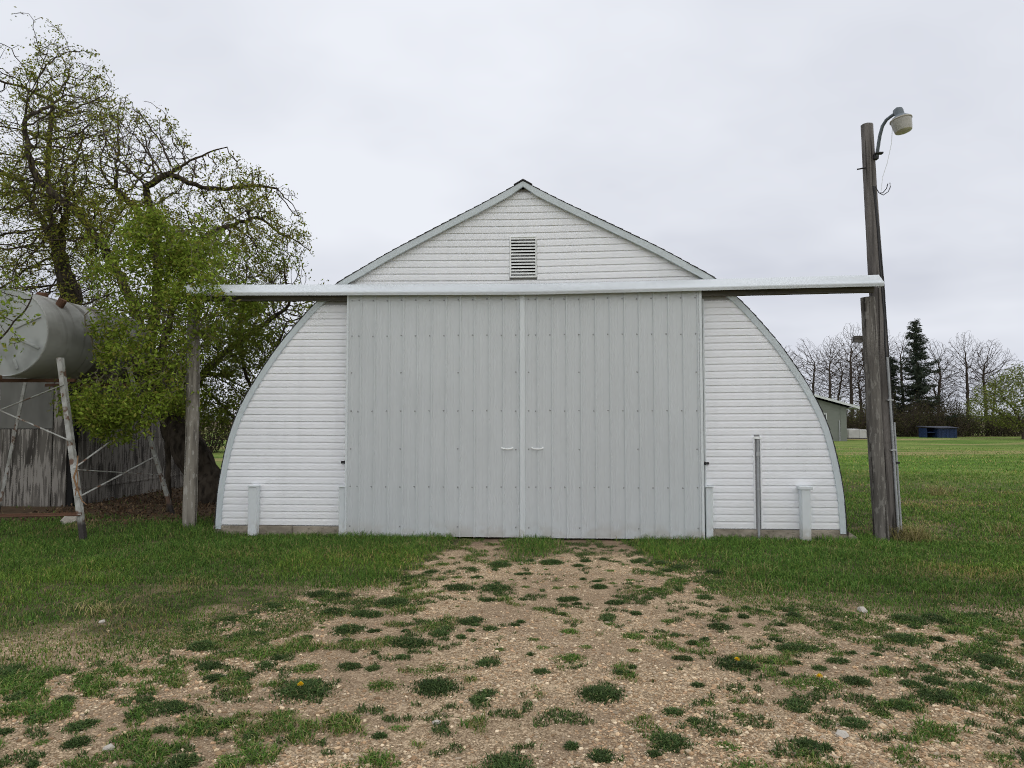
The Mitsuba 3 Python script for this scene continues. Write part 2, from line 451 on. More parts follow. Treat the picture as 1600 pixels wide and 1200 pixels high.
# ------------------------------------------------------------------ the barn
ARCH = np.array([(0.10, 4.568), (0.55, 4.548), (0.92, 4.502), (1.28, 4.432), (1.62, 4.338), (1.86, 4.24), (2.20, 4.06), (2.48, 3.885), (2.78, 3.675), (2.95, 3.54),
                 (3.17, 3.355), (3.46, 3.08), (3.73, 2.755), (3.95, 2.385), (4.14, 2.06), (4.43, 1.52), (4.70, 1.0), (4.88, 0.645), (5.238, 0.0)])
arch_x = PchipInterpolator(ARCH[:, 0], ARCH[:, 1])
zz = np.linspace(0.10, 5.238, 700)
AP = np.c_[arch_x(zz), zz]                      # right half, from the sill up to the ridge
AS = np.r_[0, np.cumsum(np.linalg.norm(np.diff(AP, axis=0), axis=1))]


def arch_at(s, off=0.0):
    """Point at length s along the right half of the arch, moved outwards by off."""
    s = np.asarray(s, float)
    x, z = np.interp(s, AS, AP[:, 0]), np.interp(s, AS, AP[:, 1])
    e = 0.05
    tx = np.interp(s + e, AS, AP[:, 0]) - np.interp(s - e, AS, AP[:, 0])
    tz = np.interp(s + e, AS, AP[:, 1]) - np.interp(s - e, AS, AP[:, 1])
    L = np.hypot(tx, tz)
    return x + off * tz / L, z - off * tx / L


barn = thing('barn', 'white arched barn with lapped siding and wide grey double sliding doors', 'barn')
inx = lambda z: np.maximum(arch_x(np.clip(z, 0.1, 5.238)) - 0.035, 0.0)

# sheathing behind the boards, and the rest of the shell
prof = [(float(inx(z)), z) for z in np.linspace(0.10, 5.15, 50)]
poly = Polygon([(-x, z) for x, z in prof] + [(x, z) for x, z in prof[::-1]])
sh = trimesh.creation.extrude_polygon(poly, 0.06, engine='earcut')
v = np.array(sh.vertices)
wall = add('front_wall', sag((np.c_[v[:, 0], v[:, 2] + 0.012, v[:, 1]], np.array(sh.faces)[:, ::-1])), 'mat_sheathing', barn)
add('back_wall', (np.c_[v[:, 0], v[:, 2] + 13.7, v[:, 1]], np.array(sh.faces)[:, ::-1]), 'mat_siding', barn)

PITCH_B = 0.1016
LAP = np.array([(0.0040, 0.0), (-0.0135, 0.0), (-0.0140, 0.002), (-0.0105, 0.064), (-0.0025, 0.0885), (0.0040, 0.0905), (0.0040, 0.1016)])


def board(z0, xa, xb, bottom=True, ztop=None):
    """One Dutch-lap course from xa(z) to xb(z); its butt stands proud of the course below."""
    k, n = len(LAP), 7
    sec = LAP.copy()
    z = z0 + sec[:, 1]
    if ztop is not None:
        z = np.minimum(z, ztop)
    a, b = xa(z), xb(z)
    b = np.maximum(b, a + 0.001)
    vs = []
    for t in np.linspace(0, 1, n):
        vs.append(np.c_[a + (b - a) * t, sec[:, 0], z])
    f = []
    for s in range(n - 1):
        for i in range(k - 1):
            f.append([s * k + i, (s + 1) * k + i, (s + 1) * k + i + 1, s * k + i + 1])
    f = np.array(f)[:, ::-1]
    return np.vstack(vs), f


cst = lambda c: (lambda z: np.full_like(z, c))
cuts_right = {3.355: (0.15, 1.44)}              # the courses part at the conduit
rng = np.random.default_rng(12)
n_course = 33
for side in (-1, 1):
    for k in range(n_course):
        z0 = 0.163 + k * PITCH_B
        if z0 + PITCH_B > 3.50:
            break
        spans = []
        if side < 0:
            spans.append((lambda z: -inx(z), cst(-2.60)))
        elif z0 < 1.40:
            spans += [(cst(2.60), cst(3.315)), (cst(3.395), lambda z: inx(z))]
        else:
            spans.append((cst(2.60), lambda z: inx(z)))
        for xa, xb in spans:
            add('siding_board', sag(board(z0 + rng.normal(0, 0.0006), xa, xb)), 'mat_siding', wall)
for k in range(16):
    z0 = 3.680 + k * PITCH_B
    if z0 > 5.1:
        break
    top = min(z0 + PITCH_B, 5.19)
    if 3.80 < z0 + 0.05 < 4.44:
        spans = [(lambda z: -inx(z), cst(-0.205)), (cst(0.205), lambda z: inx(z))]
    else:
        spans = [(lambda z: -inx(z), lambda z: inx(z))]
    for xa, xb in spans:
        add('siding_board', sag(board(z0 + rng.normal(0, 0.0006), xa, xb, ztop=5.19)), 'mat_siding', wall)


# galvanised edge trim in short bent lengths, lapped like shingles, and the fascia of the gable
def strip(s0, s1, o0, o1, y0, y1, side, n=5):
    """A bent length of trim between offsets o0 and o1 of the arch, from y0 (front) to y1."""
    s = np.linspace(s0, s1, n)
    xo, zo = arch_at(s, o1)
    xi, zi = arch_at(s, o0)
    xi, xo = np.maximum(xi, 0.0), np.maximum(xo, 0.0)
    rows = [np.c_[xi, np.full(n, y1), zi], np.c_[xi, np.full(n, y0), zi], np.c_[xo, np.full(n, y0), zo], np.c_[xo, np.full(n, y1), zo]]
    v = np.vstack(rows)
    f = []
    for r in range(4):
        q = (r + 1) % 4
        for i in range(n - 1):
            f.append([r * n + i, r * n + i + 1, q * n + i + 1, q * n + i])
    f = np.array(f)
    f = np.vstack([f[:, [0, 1, 2]], f[:, [0, 2, 3]], [[0, n, 2 * n], [0, 2 * n, 3 * n], [n - 1, 3 * n - 1, 2 * n - 1], [n - 1, 4 * n - 1, 3 * n - 1]]])
    v[:, 0] *= side
    return v, (f if side < 0 else f[:, ::-1])


s_of_z = lambda z: float(np.interp(z, AP[:, 1], AS))
joints_l = [0.10, 0.48, 0.86, 1.18, 1.50, 1.84, 2.22, 2.62, 2.98, 3.28, 3.58]
joints_r = [0.10, 0.55, 0.92, 1.29, 1.66, 2.06, 2.36, 2.68, 2.87, 3.19, 3.58]
for side, js in ((-1, joints_l), (1, joints_r)):
    for k in range(len(js) - 1):
        d = 0.004 * (k % 2) + rng.uniform(0, 0.003)
        add('edge_trim', sag(strip(s_of_z(js[k]) - (0.012 if k else 0), s_of_z(js[k + 1]), -0.078, 0.004, -0.030 - d, 0.02, side)), 'mat_edge', barn)
    gj = [3.665, 3.95, 4.33, 4.73, 5.1]
    for k in range(4):
        d = 0.004 * (k % 2)
        s1 = s_of_z(gj[k + 1]) if k < 3 else AS[-1]
        add('gable_fascia', sag(strip(s_of_z(gj[k]), s1, -0.085, 0.004, -0.085 - d, -0.05, side)), 'mat_edge', barn)


# the roof: shingle courses as a saw-tooth profile swept back along the barn
def roof_half(side):
    ss = np.arange(-0.05, AS[-1] + 0.01, 0.137)
    ss[-1] = AS[-1]
    pts = []
    for k in range(len(ss) - 1):
        a, b = arch_at(max(ss[k], 0), 0.022), arch_at(ss[k + 1], 0.013)
        pts += [a, b]
    pts = np.array(pts)
    inner = np.array([arch_at(s, 0.005) for s in np.linspace(AS[-1], 0, 40)])
    loop = np.vstack([pts, inner])
    loop[:, 0] = np.maximum(loop[:, 0], 0.0)
    ring = loop * [side, 1]
    k = len(ring)
    ys = [-0.095, 2.5, 7.0, 13.9]
    vs = np.vstack([np.c_[ring[:, 0], np.full(k, y) if y > 0 else np.where(ring[:, 1] < 3.6, -0.036, -0.092), ring[:, 1]] for y in ys])
    f = []
    for r in range(3):
        for i in range(k):
            j = (i + 1) % k
            f.append([r * k + i, r * k + j, (r + 1) * k + j, (r + 1) * k + i])
    f = np.array(f)
    f = np.vstack([f[:, [0, 1, 2]], f[:, [0, 2, 3]]])
    # front edge: strip between outer and inner
    no, ni = len(pts), len(inner)
    oi = np.linspace(0, no - 1, ni).round().astype(int)
    cap = []
    for i in range(ni - 1):
        a, b = no + ni - 1 - i, no + ni - 2 - i
        lo, hi = oi[i], oi[i + 1]
        cap.append([a, lo, b])
        for q in range(lo, hi):
            cap.append([b, q, q + 1])
    f = np.vstack([f, cap])
    vs[:, 0] = vs[:, 0]
    fade = np.clip(1 - vs[:, 1] / 3.0, 0, 1)
    sv, _ = sag((vs, f))
    vs[:, 2] += (sv[:, 2] - vs[:, 2]) * fade
    return vs, f


roof = add('roof', join([roof_half(-1), roof_half(1)]), 'mat_shingle', barn)
cap_s = np.array([arch_at(AS[-1] - 0.14, 0.030), arch_at(AS[-1], 0.032)])
cx, cz = cap_s[0]
add('ridge_cap', sag(extrude_yz([(0, 0)], 0, 1) if False else (np.array([[-cx, -0.1, cz + .004], [0, -0.1, 5.275], [cx, -0.1, cz + .004], [-cx, 13.9, cz + .004], [0, 13.9, 5.275], [cx, 13.9, cz + .004],
     [-cx, -0.1, cz - .01], [0, -0.1, 5.255], [cx, -0.1, cz - .01]]), np.array([[0, 1, 4], [0, 4, 3], [1, 2, 5], [1, 5, 4], [6, 7, 1], [6, 1, 0], [7, 8, 2], [7, 2, 1]]))), 'mat_shingle', roof)

# louvred vent
LX0, LX1, LZ0, LZ1 = -0.180, 0.178, 3.835, 4.415
vent = add('louver_vent', sag(join([box(LX0 - .022, LX0, -.034, 0.0, LZ0 - .02, LZ1 + .015), box(LX1, LX1 + .022, -.034, 0.0, LZ0 - .02, LZ1 + .015),
                                    box(LX0, LX1, -.034, 0.0, LZ1, LZ1 + .015), box(LX0, LX1, -.037, 0.0, LZ0 - .02, LZ0 + .006)])), 'mat_white', barn)
add('back_panel', sag(box(LX0, LX1, 0.0, 0.008, LZ0, LZ1)), 'mat_dark', vent)
for k in range(12):
    z = LZ0 + 0.008 + (k + 0.5) * (LZ1 - LZ0 - 0.01) / 12
    sec = [(-0.030, z - 0.004), (-0.030, z + 0.012), (-0.024, z + 0.013), (-0.002, z + 0.030), (-0.002, z + 0.026), (-0.024, z + 0.009)]
    add('slat', sag(extrude_yz(sec, LX0 + .001, LX1 - .001, 1)), 'mat_white', vent)

# track cover over the doors and the timber header behind it
xs = [-5.082, -2.45, -0.29, 2.10, 5.08]
cov_sec = lambda o: [(-0.10 - o, 3.704), (-0.105 - o, 3.707), (-0.266 - o, 3.570), (-0.268 - o, 3.556), (-0.258 - o, 3.520), (-0.253 - o, 3.519), (-0.262 - o, 3.557), (-0.261 - o, 3.566)]
cover = None
for k in range(4):
    m = sag(extrude_yz(cov_sec(0.003 * (k % 2)), xs[k] - (0.01 if k else 0), xs[k + 1], 12))
    if cover is None:
        cover = add('track_cover', m, 'mat_cover', barn)
    else:
        add('track_cover', m, 'mat_cover', barn)
end_sec = [(-0.10, 3.704), (-0.264, 3.567), (-0.264, 3.556), (-0.256, 3.522), (-0.10, 3.522)]
for x in (-5.080, 5.070):
    add('cover_end', sag(extrude_yz(end_sec, x, x + 0.008, 1)), 'mat_cover', barn)
add('flashing', sag(extrude_yz([(-0.002, 3.715), (-0.018, 3.715), (-0.10, 3.709), (-0.10, 3.703), (-0.002, 3.707)], -2.72, 2.72, 10)), 'mat_black', barn)
add('header_beam', sag(extrude_yz([(-0.095, 3.468), (-0.095, 3.70), (-0.022, 3.70), (-0.022, 3.468)], -5.04, 5.02, 16)), 'mat_header', barn)
add('door_track', sag(extrude_yz([(-0.175, 3.585), (-0.175, 3.64), (-0.115, 3.64), (-0.115, 3.585)], -4.9, 4.9, 12)), 'mat_steel', barn)

# sliding doors
DY = -0.150
RIBW = 0.038


def sheet(x0, x1, n, z0, z1):
    """Ribbed steel between x0 and x1: n pans, each ending in a rib, with two faint stiffeners in each pan."""
    pts = [(x0, 0.0)]
    w = (x1 - x0) / n
    for k in range(n):
        a = x0 + k * w
        for t in (0.30, 0.58):
            c = a + t * (w - RIBW)
            pts += [(c - .009, 0), (c - .004, .0025), (c + .004, .0025), (c + .009, 0)]
        b = a + w - RIBW
        pts += [(b, 0), (b + .010, .019), (b + RIBW - .010, .019), (b + RIBW, 0)]
    pts = np.array(pts)
    zs = np.linspace(z0, z1, 9)
    k = len(pts)
    wob = lambda z: 0.0025 * np.sin(pts[:, 0] * 5.1 + z * 2.3) + 0.0015 * np.sin(pts[:, 0] * 13 + z * 3.7)
    v = np.vstack([np.c_[pts[:, 0], DY - pts[:, 1] - wob(z) * 0.6, np.full(k, z)] for z in zs])
    f = []
    for r in range(8):
        for i in range(k - 1):
            f.append([r * k + i, r * k + i + 1, (r + 1) * k + i + 1, (r + 1) * k + i])
    return v, np.array(f)


screw_rows = [(3.47, 1), (2.947, 1), (2.404, 0), (1.846, 1), (1.293, 0), (0.749, 1), (0.174, 0)]
for side, (x0, x1) in (('l', (-2.572, -0.052)), ('r', (0.026, 2.530))):
    dl = 'left ribbed steel sliding door leaf carrying the central cover strip' if side == 'l' else 'right ribbed steel sliding door leaf'
    z0 = 0.035 if side == 'l' else 0.030
    frame = [box(x0 + .01, x1 - .01, DY + .006, DY + .05, z, z + .09) for z in (z0 + .03, 0.70, 1.24, 1.80, 2.36, 2.90, 3.42)]
    frame += [box(x, x + .09, DY + .006, DY + .05, z0 + .02, 3.55) for x in (x0 + .01, x1 - .1)]
    door = add('sliding_door', join(frame), 'mat_header', barn, label=dl)
    w = (x1 - x0) / 3
    for k in range(3):
        add('metal_sheet', sheet(x0 + k * w, x0 + (k + 1) * w, 4, z0, 3.60), 'mat_door', door)
    if side == 'l':
        add('edge_strip', join([box(x0 - .022, x0 + .004, DY - .024, DY + .05, z0 - .01, 3.60)]), 'mat_trim', door)
        sec = np.array([(-0.055, -.002), (-0.052, -.020), (-0.040, -.030), (0.014, -.030), (0.026, -.020), (0.029, -.002)])
        k = len(sec)
        v = np.vstack([np.c_[sec[:, 0], DY + sec[:, 1], np.full(k, z)] for z in (z0 - .005, 3.60)])
        f = np.array([[i, i + 1, k + i + 1, k + i] for i in range(k - 1)])
        add('centre_strip', (v, f), 'mat_trim', door)
    else:
        add('edge_strip', join([box(x1 - .004, x1 + .036, DY - .024, DY + .05, z0 - .01, 3.60)]), 'mat_trim', door)
    hx0, hx1 = ((-0.307, -0.150) if side == 'l' else (0.127, 0.283))
    hp = [(hx0, DY - .002, 1.312), (hx0 + .012, DY - .026, 1.306), (hx0 + .035, DY - .044, 1.298), ((hx0 + hx1) / 2, DY - .048, 1.296), (hx1 - .035, DY - .044, 1.298), (hx1 - .012, DY - .026, 1.306), (hx1, DY - .002, 1.312)]
    add('handle', join([tube(hp, 0.0105, 8), box(hx0 - .012, hx0 + .012, DY - .010, DY, 1.300, 1.324), box(hx1 - .012, hx1 + .012, DY - .010, DY, 1.300, 1.324)]), 'mat_white', door, smooth=40)
    sc = []
    wr = (x1 - x0) / 12
    for z, full in screw_rows:
        for k in range(12):
            if full or k % 4 in (3,) or k == 0:
                x = x0 + (k + 1) * wr - RIBW - 0.016
                if k == 0:
                    sc.append((x0 + 0.055, z))
                if full or k % 4 == 3:
                    sc.append((x, z + rng.normal(0, .004)))
    hexa = []
    for x, z in sc:
        hexa.append(tube([(x, DY + .002, z), (x, DY - .006, z), (x, DY - .0065, z)], [.0115, .0115, .007], 6))
        hexa.append(tube([(x, DY - .006, z), (x, DY - .012, z)], [.006, .006], 6))
    add('screw', join(hexa), 'mat_screw', door, kind='stuff')

# jambs, guide posts, latches, foundation, conduit
for x0, x1 in ((-2.625, -2.598), (2.598, 2.625)):
    add('jamb_trim', box(x0, x1, -.045, 0.0, 0.10, 3.47), 'mat_trim', barn)
for x0, x1, zt, capped in ((-4.033, -3.912, 0.735, 0), (-2.682, -2.600, 0.735, 0), (2.592, 2.690, 0.760, 0), (3.925, 4.045, 0.735, 1)):
    g = add('guide_post', box(x0, x1, -.150, -.020, 0.02, zt, 0.006), 'mat_trim', barn)
    o = 0.028 if capped else 0.008
    add('cap', box(x0 - o, x1 + o, -.168, -.018, zt, zt + (.045 if capped else .016)), 'mat_trim', g)
for x, sx in ((-2.665, -1), (2.64, 1)):
    add('latch', join([box(x - .028, x + .028, -.040, -.014, 1.075, 1.11), box(x - sx * .03 - .012, x - sx * .03 + .012, -.055, -.014, 1.070, 1.115)]), 'mat_black', barn)
found = []
edges = [-4.62, -4.05, -3.42, -2.60]
for a, b in zip(edges[:-1], edges[1:]):
    found.append((a + .003, b - .003))
for a, b in ((2.66, 3.36), (3.36, 3.98), (3.98, 4.60)):
    found.append((a + .003, b - .003))
for a, b in found:
    add('foundation', box(a, b, -.012 - rng.uniform(0, .008), 0.25, -0.15, 0.150 + rng.uniform(-.004, .004), .008), 'mat_concrete', barn)
add('foundation', join([box(-4.60, -4.35, 0.26, 13.8, -0.2, 0.11), box(4.35, 4.60, 0.26, 13.8, -0.2, 0.11), box(-2.59, 2.65, -.06, 0.25, -0.2, -0.01)]), 'mat_concrete', barn)
wedge = np.array([(4.60, -.05, -.1), (4.80, -.02, -.1), (4.80, .5, -.1), (4.60, .5, -.1), (4.603, -.05, .135), (4.74, -.02, .045), (4.74, .5, .04), (4.603, .5, .135)])
wh = trimesh.convex.convex_hull(wedge)
add('concrete_footing', (wh.vertices, wh.faces), 'mat_concrete', barn)
cond = add('conduit', tube([(3.350, -.050, -0.05), (3.352, -.050, .7), (3.356, -.048, 1.435)], 0.0165, 10), 'mat_conduit', barn, smooth=40)
add('channel', join([box(3.298, 3.320, -.030, 0.0, .163, 1.44), box(3.390, 3.412, -.030, 0.0, .163, 1.44)]), 'mat_siding', cond)
add('cap', box(3.296, 3.416, -.034, 0.0, 1.44, 1.475), 'mat_white', cond)
add('coupling', join([tube([(3.353, -.05, 1.20), (3.353, -.05, 1.255)], .024, 10), tube([(3.351, -.05, .72), (3.351, -.05, .745)], .022, 10)]), 'mat_steel', cond)


# ------------------------------------------------------------------ timber posts and the light pole
def trunk_post(p0, p1, r0, r1, n=24, sides=22, wob=0.006, seed=0):
    t = np.linspace(0, 1, n)[:, None]
    p = np.array(p0) * (1 - t) + np.array(p1) * t
    g = np.random.default_rng(seed)
    p[:, 0] += wob * np.sin(t[:, 0] * 7 + g.uniform(0, 6))
    p[:, 1] += wob * np.sin(t[:, 0] * 5 + g.uniform(0, 6))
    v, f = tube(p, r0 + (r1 - r0) * t[:, 0], sides)
    ring = np.arange(n * sides) % sides
    c = np.repeat(p, sides, 0)
    q = np.stack([np.cos(ring * 2 * np.pi / sides) * 3, np.sin(ring * 2 * np.pi / sides) * 3, np.repeat(t[:, 0], sides) * 6], -1)
    v[:n * sides] = c + (v[:n * sides] - c) * (1 + 0.16 * (meshkit.fbm(q + 5 + seed, 3, seed) - 0.5))[:, None]
    return v, f


tag(add('timber_post', trunk_post((5.070, -0.005, -0.2), (4.955, -0.005, 3.475), 0.105, 0.095, seed=2), 'mat_post', smooth=50),
    'round grey timber post carrying the track cover, in front of the tall light pole', 'post')
tag(add('timber_post', trunk_post((-4.985, 0.02, 0.0), (-5.000, 0.02, 3.47), 0.103, 0.088, seed=5), 'mat_post_pale', smooth=50),
    'pale weathered round timber post beneath the end of the track cover, among leafy branches', 'post')
pole = thing('light_pole', 'tall leaning wooden pole with a yard lamp at its top, beside the barn', 'light pole')
PB, PT = np.array([5.300, 0.225, -0.2]), np.array([5.108, 0.20, 6.10])
shaft = add('shaft', trunk_post(PB, PT, 0.128, 0.082, 40, seed=9), 'mat_pole', pole, smooth=50)
at_pole = lambda z, dx=0.0, dy=0.0: PB + (PT - PB) * ((z + 0.2) / 6.3) + np.array([dx, dy, 0])
rad_pole = lambda z: 0.128 + (0.082 - 0.128) * (z + 0.2) / 6.3
add('stub', box(4.775, 4.90, 0.02, 0.10, 2.835, 2.925), 'mat_header', pole)
arm = [(5.19, 0.10, 5.58), (5.195, 0.06, 5.70), (5.205, 0.02, 5.85), (5.225, -0.03, 5.98), (5.255, -0.09, 6.045), (5.295, -0.18, 6.07), (5.335, -0.28, 6.075)]
la = add('lamp_arm', tube(arm, 0.024, 10), 'mat_lamp_body', pole, smooth=50)
add('clamp', join([box(5.150, 5.215, 0.08, 0.16, 5.54, 5.62), box(5.15, 5.26, 0.03, 0.10, 5.60, 5.625)]), 'mat_black', la)
add('bolt', tube([(4.93, 0.15, 5.41), (5.06, 0.16, 5.435)], 0.011, 6), 'mat_black', pole)


def lathe(profile, centre, sides=28, tilt=(0, 0), scale=1.0):
    pr = np.array(profile, float) * scale
    ang = np.arange(sides) * 2 * np.pi / sides
    v = np.stack([pr[:, :1] * np.cos(ang), pr[:, :1] * np.sin(ang), np.repeat(pr[:, 1:], sides, 1)], -1).reshape(-1, 3)
    i, j = np.meshgrid(np.arange(len(pr) - 1), np.arange(sides), indexing='ij')
    q = np.stack([i * sides + j, i * sides + (j + 1) % sides, (i + 1) * sides + (j + 1) % sides, (i + 1) * sides + j], -1).reshape(-1, 4)
    ax, ay = tilt
    R = trimesh.transformations.euler_matrix(ax, ay, 0)[:3, :3]
    return v @ R.T + np.array(centre), np.vstack([q[:, [0, 1, 2]], q[:, [0, 2, 3]]])


LC, TILT = (5.335, -0.34, 5.93), (-0.10, -0.14)
lh = add('lamp_head', join([lathe([(0.0, .20), (.040, .198), (.044, .178), (.060, .172), (.066, .150), (.068, .085), (.075, .07), (.10, .058), (.128, .035), (.148, .012)], LC, 28, TILT, .92),
                            box(5.265, 5.36, -0.36, -0.25, 6.045, 6.115, .012)]), 'mat_lamp_body', pole, smooth=40)
add('rim', lathe([(.140, .020), (.156, .012), (.158, -.004), (.146, -.010)], LC, 28, TILT, .92), 'mat_lamp_rim', lh, smooth=50)
add('lens', lathe([(.147, -.006), (.141, -.06), (.132, -.125), (.122, -.178)], LC, 28, TILT, .92), 'mat_lamp_lens', lh, smooth=40)
add('bottom_glass', lathe([(.122, -.178), (.112, -.188), (.07, -.196), (.0, -.198)], LC, 28, TILT, .92), 'mat_lamp_glass', lh, smooth=60)
wires = [[(5.16, .11, 5.14), (5.20, .08, 5.03), (5.24, .05, 5.02), (5.29, .04, 5.08), (5.31, .04, 5.15)], [(5.20, .08, 5.03), (5.25, .06, 4.99), (5.31, .03, 5.03), (5.34, .03, 5.10), (5.335, .03, 5.16)]]
add('wire', join([tube(w, .0065, 6) for w in wires]), 'mat_black', pole)
add('wire', tube([(5.30, -.18, 6.03), (5.305, -.12, 5.7), (5.27, -.04, 5.42), (5.235, 0.03, 5.25), (5.22, .06, 5.05)], .0035, 5), 'mat_white', pole)


def on_pole(zs, fr, dd=0.008):
    """Points on the pole's camera side; fr from -1 to 1 across it."""
    o = []
    for z, a in zip(zs, fr):
        c, r = at_pole(z), rad_pole(z) + dd
        o.append((c[0] + r * math.sin(a), c[1] - r * math.cos(a), z))
    return o


add('cable', tube(on_pole([5.14, 4.8, 4.4, 4.0, 3.6, 3.2, 2.8, 2.57], [.0, .12, .25, .22, .30, .42, .25, .32]), .013, 7), 'mat_black', pole)
add('cable', tube(on_pole([5.14, 4.7, 4.2, 3.7, 3.3, 3.0, 2.6, 2.2, 1.65], [.1, .3, .5, .75, .72, .75, .80, .78, .92]), .012, 7), 'mat_black', pole)
add('conduit', tube(on_pole([2.62, 2.0, 1.4, .8, 0.0], [.35, .37, .38, .38, .40], .022), .018, 8), 'mat_conduit', pole, smooth=40)
add('conduit', tube(on_pole([1.68, 1.2, .7, 0.08], [.94, .96, .98, 1.0], .020), .016, 8), 'mat_conduit', pole, smooth=40)
for z, a in ((2.0, .37), (1.28, .38)):
    q = on_pole([z], [a], .022)[0]
    add('strap', box(q[0] - .045, q[0] + .045, q[1] - .022, q[1] + .03, z - .010, z + .010), 'mat_steel', pole)
q = on_pole([1.10], [.96], .022)[0]
add('strap', box(q[0] - .035, q[0] + .035, q[1] - .022, q[1] + .03, 1.085, 1.115), 'mat_black', pole)
q = on_pole([.12], [1.0], .022)[0]
add('strap', box(q[0] - .03, q[0] + .03, q[1] - .022, q[1] + .03, .10, .135), 'mat_black', pole)

# ------------------------------------------------------------------ fuel tank on its stand
tank = thing('fuel_tank', 'large grey steel fuel tank lying on a tall angle iron stand', 'fuel tank')
TX, TZ, TR, TY0, TY1 = -7.475, 2.980, 0.640, -0.60, 2.15
ang = np.linspace(0, 2 * np.pi, 73)[:-1]
rows = []
ys = [TY0, TY0 + .012, TY0 + .03, -0.1, 0.5, 1.05, 1.06, 1.07, 1.6, TY1 - .02, TY1]
rs = [TR - .006, TR + .004, TR, TR, TR, TR, TR + .006, TR, TR, TR, TR - .012]
for y, r in zip(ys, rs):
    rows.append(np.c_[TX + r * np.cos(ang), np.full(72, y), TZ + r * np.sin(ang)])
v = np.vstack(rows)
i, j = np.meshgrid(np.arange(len(ys) - 1), np.arange(72), indexing='ij')
f = np.stack([i * 72 + j, i * 72 + (j + 1) % 72, (i + 1) * 72 + (j + 1) % 72, (i + 1) * 72 + j], -1).reshape(-1, 4)
add('shell', (v, f), 'mat_tank', tank, smooth=30)
for y, s, nm in ((TY0, 1, 'end_plate'), (TY1, -1, 'end_plate')):
    rr = np.array([TR - .006, TR * .97, TR * .7, TR * .4, 0.001])
    yy = y + s * np.array([0, .014, .010, .006, .004])
    v = np.vstack([np.c_[TX + r * np.cos(ang), np.full(72, a), TZ + r * np.sin(ang)] for r, a in zip(rr, yy)])
    i, j = np.meshgrid(np.arange(4), np.arange(72), indexing='ij')
    f = np.stack([i * 72 + j, i * 72 + (j + 1) % 72, (i + 1) * 72 + (j + 1) % 72, (i + 1) * 72 + j], -1).reshape(-1, 4)
    ep = add(nm, (v, f), 'mat_tank_end', tank, smooth=40)
    if s > 0:
        for a in (0.42, -0.42, math.pi - .4, math.pi + .4, -1.2):
            d = np.array([math.cos(a), 0, math.sin(a)])
            c = np.array([TX, TY0 - .004, TZ])
            add('stiffener', bar(c + d * (.16 if a != -1.2 else .42), c + d * .57, .035, .02, (0, 1, 0)), 'mat_tank_end', ep)
add('filler_cap', join([tube([(-7.05, -.1, TZ + .44), (-6.98, -.1, TZ + .56)], .06, 12), tube([(-7.46, .1, TZ + .63), (-7.46, .1, TZ + .70)], .08, 14)]), 'mat_rust', tank)
add('outlet_valve', join([tube([(-7.56, TY0 - .03, 2.345), (-7.56, TY0 - .03, 2.16)], .045, 10), box(-7.62, -7.50, TY0 - .09, TY0 + .02, 2.28, 2.36, .01)]), 'mat_rust', tank)
add('filter_bowl', lathe([(0, .12), (.07, .12), (.075, .10), (.085, -.10), (.06, -.12), (0, -.12)], (-7.57, TY0 - .06, 2.10), 16), 'mat_white', tank, smooth=40)
stand = thing('tank_stand', 'splayed angle iron stand with rusty legs and cross braces under the tank', 'stand')
legs = [((-5.95, -.91, -.15), (-6.70, -.50, 2.62), 1), ((-5.78, 1.17, -.1), (-6.62, 1.05, 2.60), 1), ((-9.0, -.91, -.15), (-8.36, -.45, 2.62), -1), ((-9.0, 1.2, -.1), (-8.40, 1.05, 2.60), -1)]
leg_pt = lambda k, z: np.array(legs[k][0]) + (np.array(legs[k][1]) - np.array(legs[k][0])) * ((z - legs[k][0][2]) / (legs[k][1][2] - legs[k][0][2]))
for k, (a, b, s) in enumerate(legs):
    add('leg', angle_iron(a, b, 0.07 if k == 0 else .055, .012, -s), 'mat_leg', stand)
off = np.array([0, -.012, 0])
braces = [(leg_pt(0, 2.22) + off, leg_pt(2, 1.40) + off), (leg_pt(0, 1.42) + off * 2, leg_pt(2, 2.22) + off * 2),
          (leg_pt(0, 1.02) + off, leg_pt(1, 0.80) - off), (leg_pt(0, .64) + off, leg_pt(1, 1.12) - off), (leg_pt(0, 1.04) + off * 2, leg_pt(0, 1.04) + np.array([.10, .78, .42]))]
for a, b in braces:
    add('brace', bar(a, b, .034, .012), 'mat_leg', stand)
add('rail', join([bar(leg_pt(0, .40) + np.array([0, -.02, 0]), leg_pt(2, .33) + np.array([0, -.02, 0]), .05, .012), bar(leg_pt(0, .39) + np.array([0, .01, .02]), leg_pt(2, .32) + np.array([0, .01, .02]), .012, .05)]), 'mat_rust', stand)
add('cradle', join([bar((-8.20, -.10, 2.31), (-6.75, -.10, 2.31), .05, .05), bar((-8.20, 1.25, 2.31), (-6.75, 1.25, 2.31), .05, .05)]), 'mat_rust', stand)
vp = np.array([(-6.12, -.90, 1.22), (-6.10, -.95, 1.05), (-6.13, -.96, .93), (-6.10, -.95, .82), (-6.06, -.94, .70), (-6.02, -.93, .60), (-5.95, -.93, .55)])
vp2 = np.array([(-6.10, -.95, 1.05), (-6.09, -.93, .9), (-6.08, -.96, .8), (-6.11, -.95, .68)])
tag(add('dead_vine', join([tube(vp, [.006, .01, .013, .012, .009, .007, .004], 6), tube(vp2, .007, 6)]), 'mat_vine'), 'brown dead vine hanging from the front leg of the tank stand', 'vine')

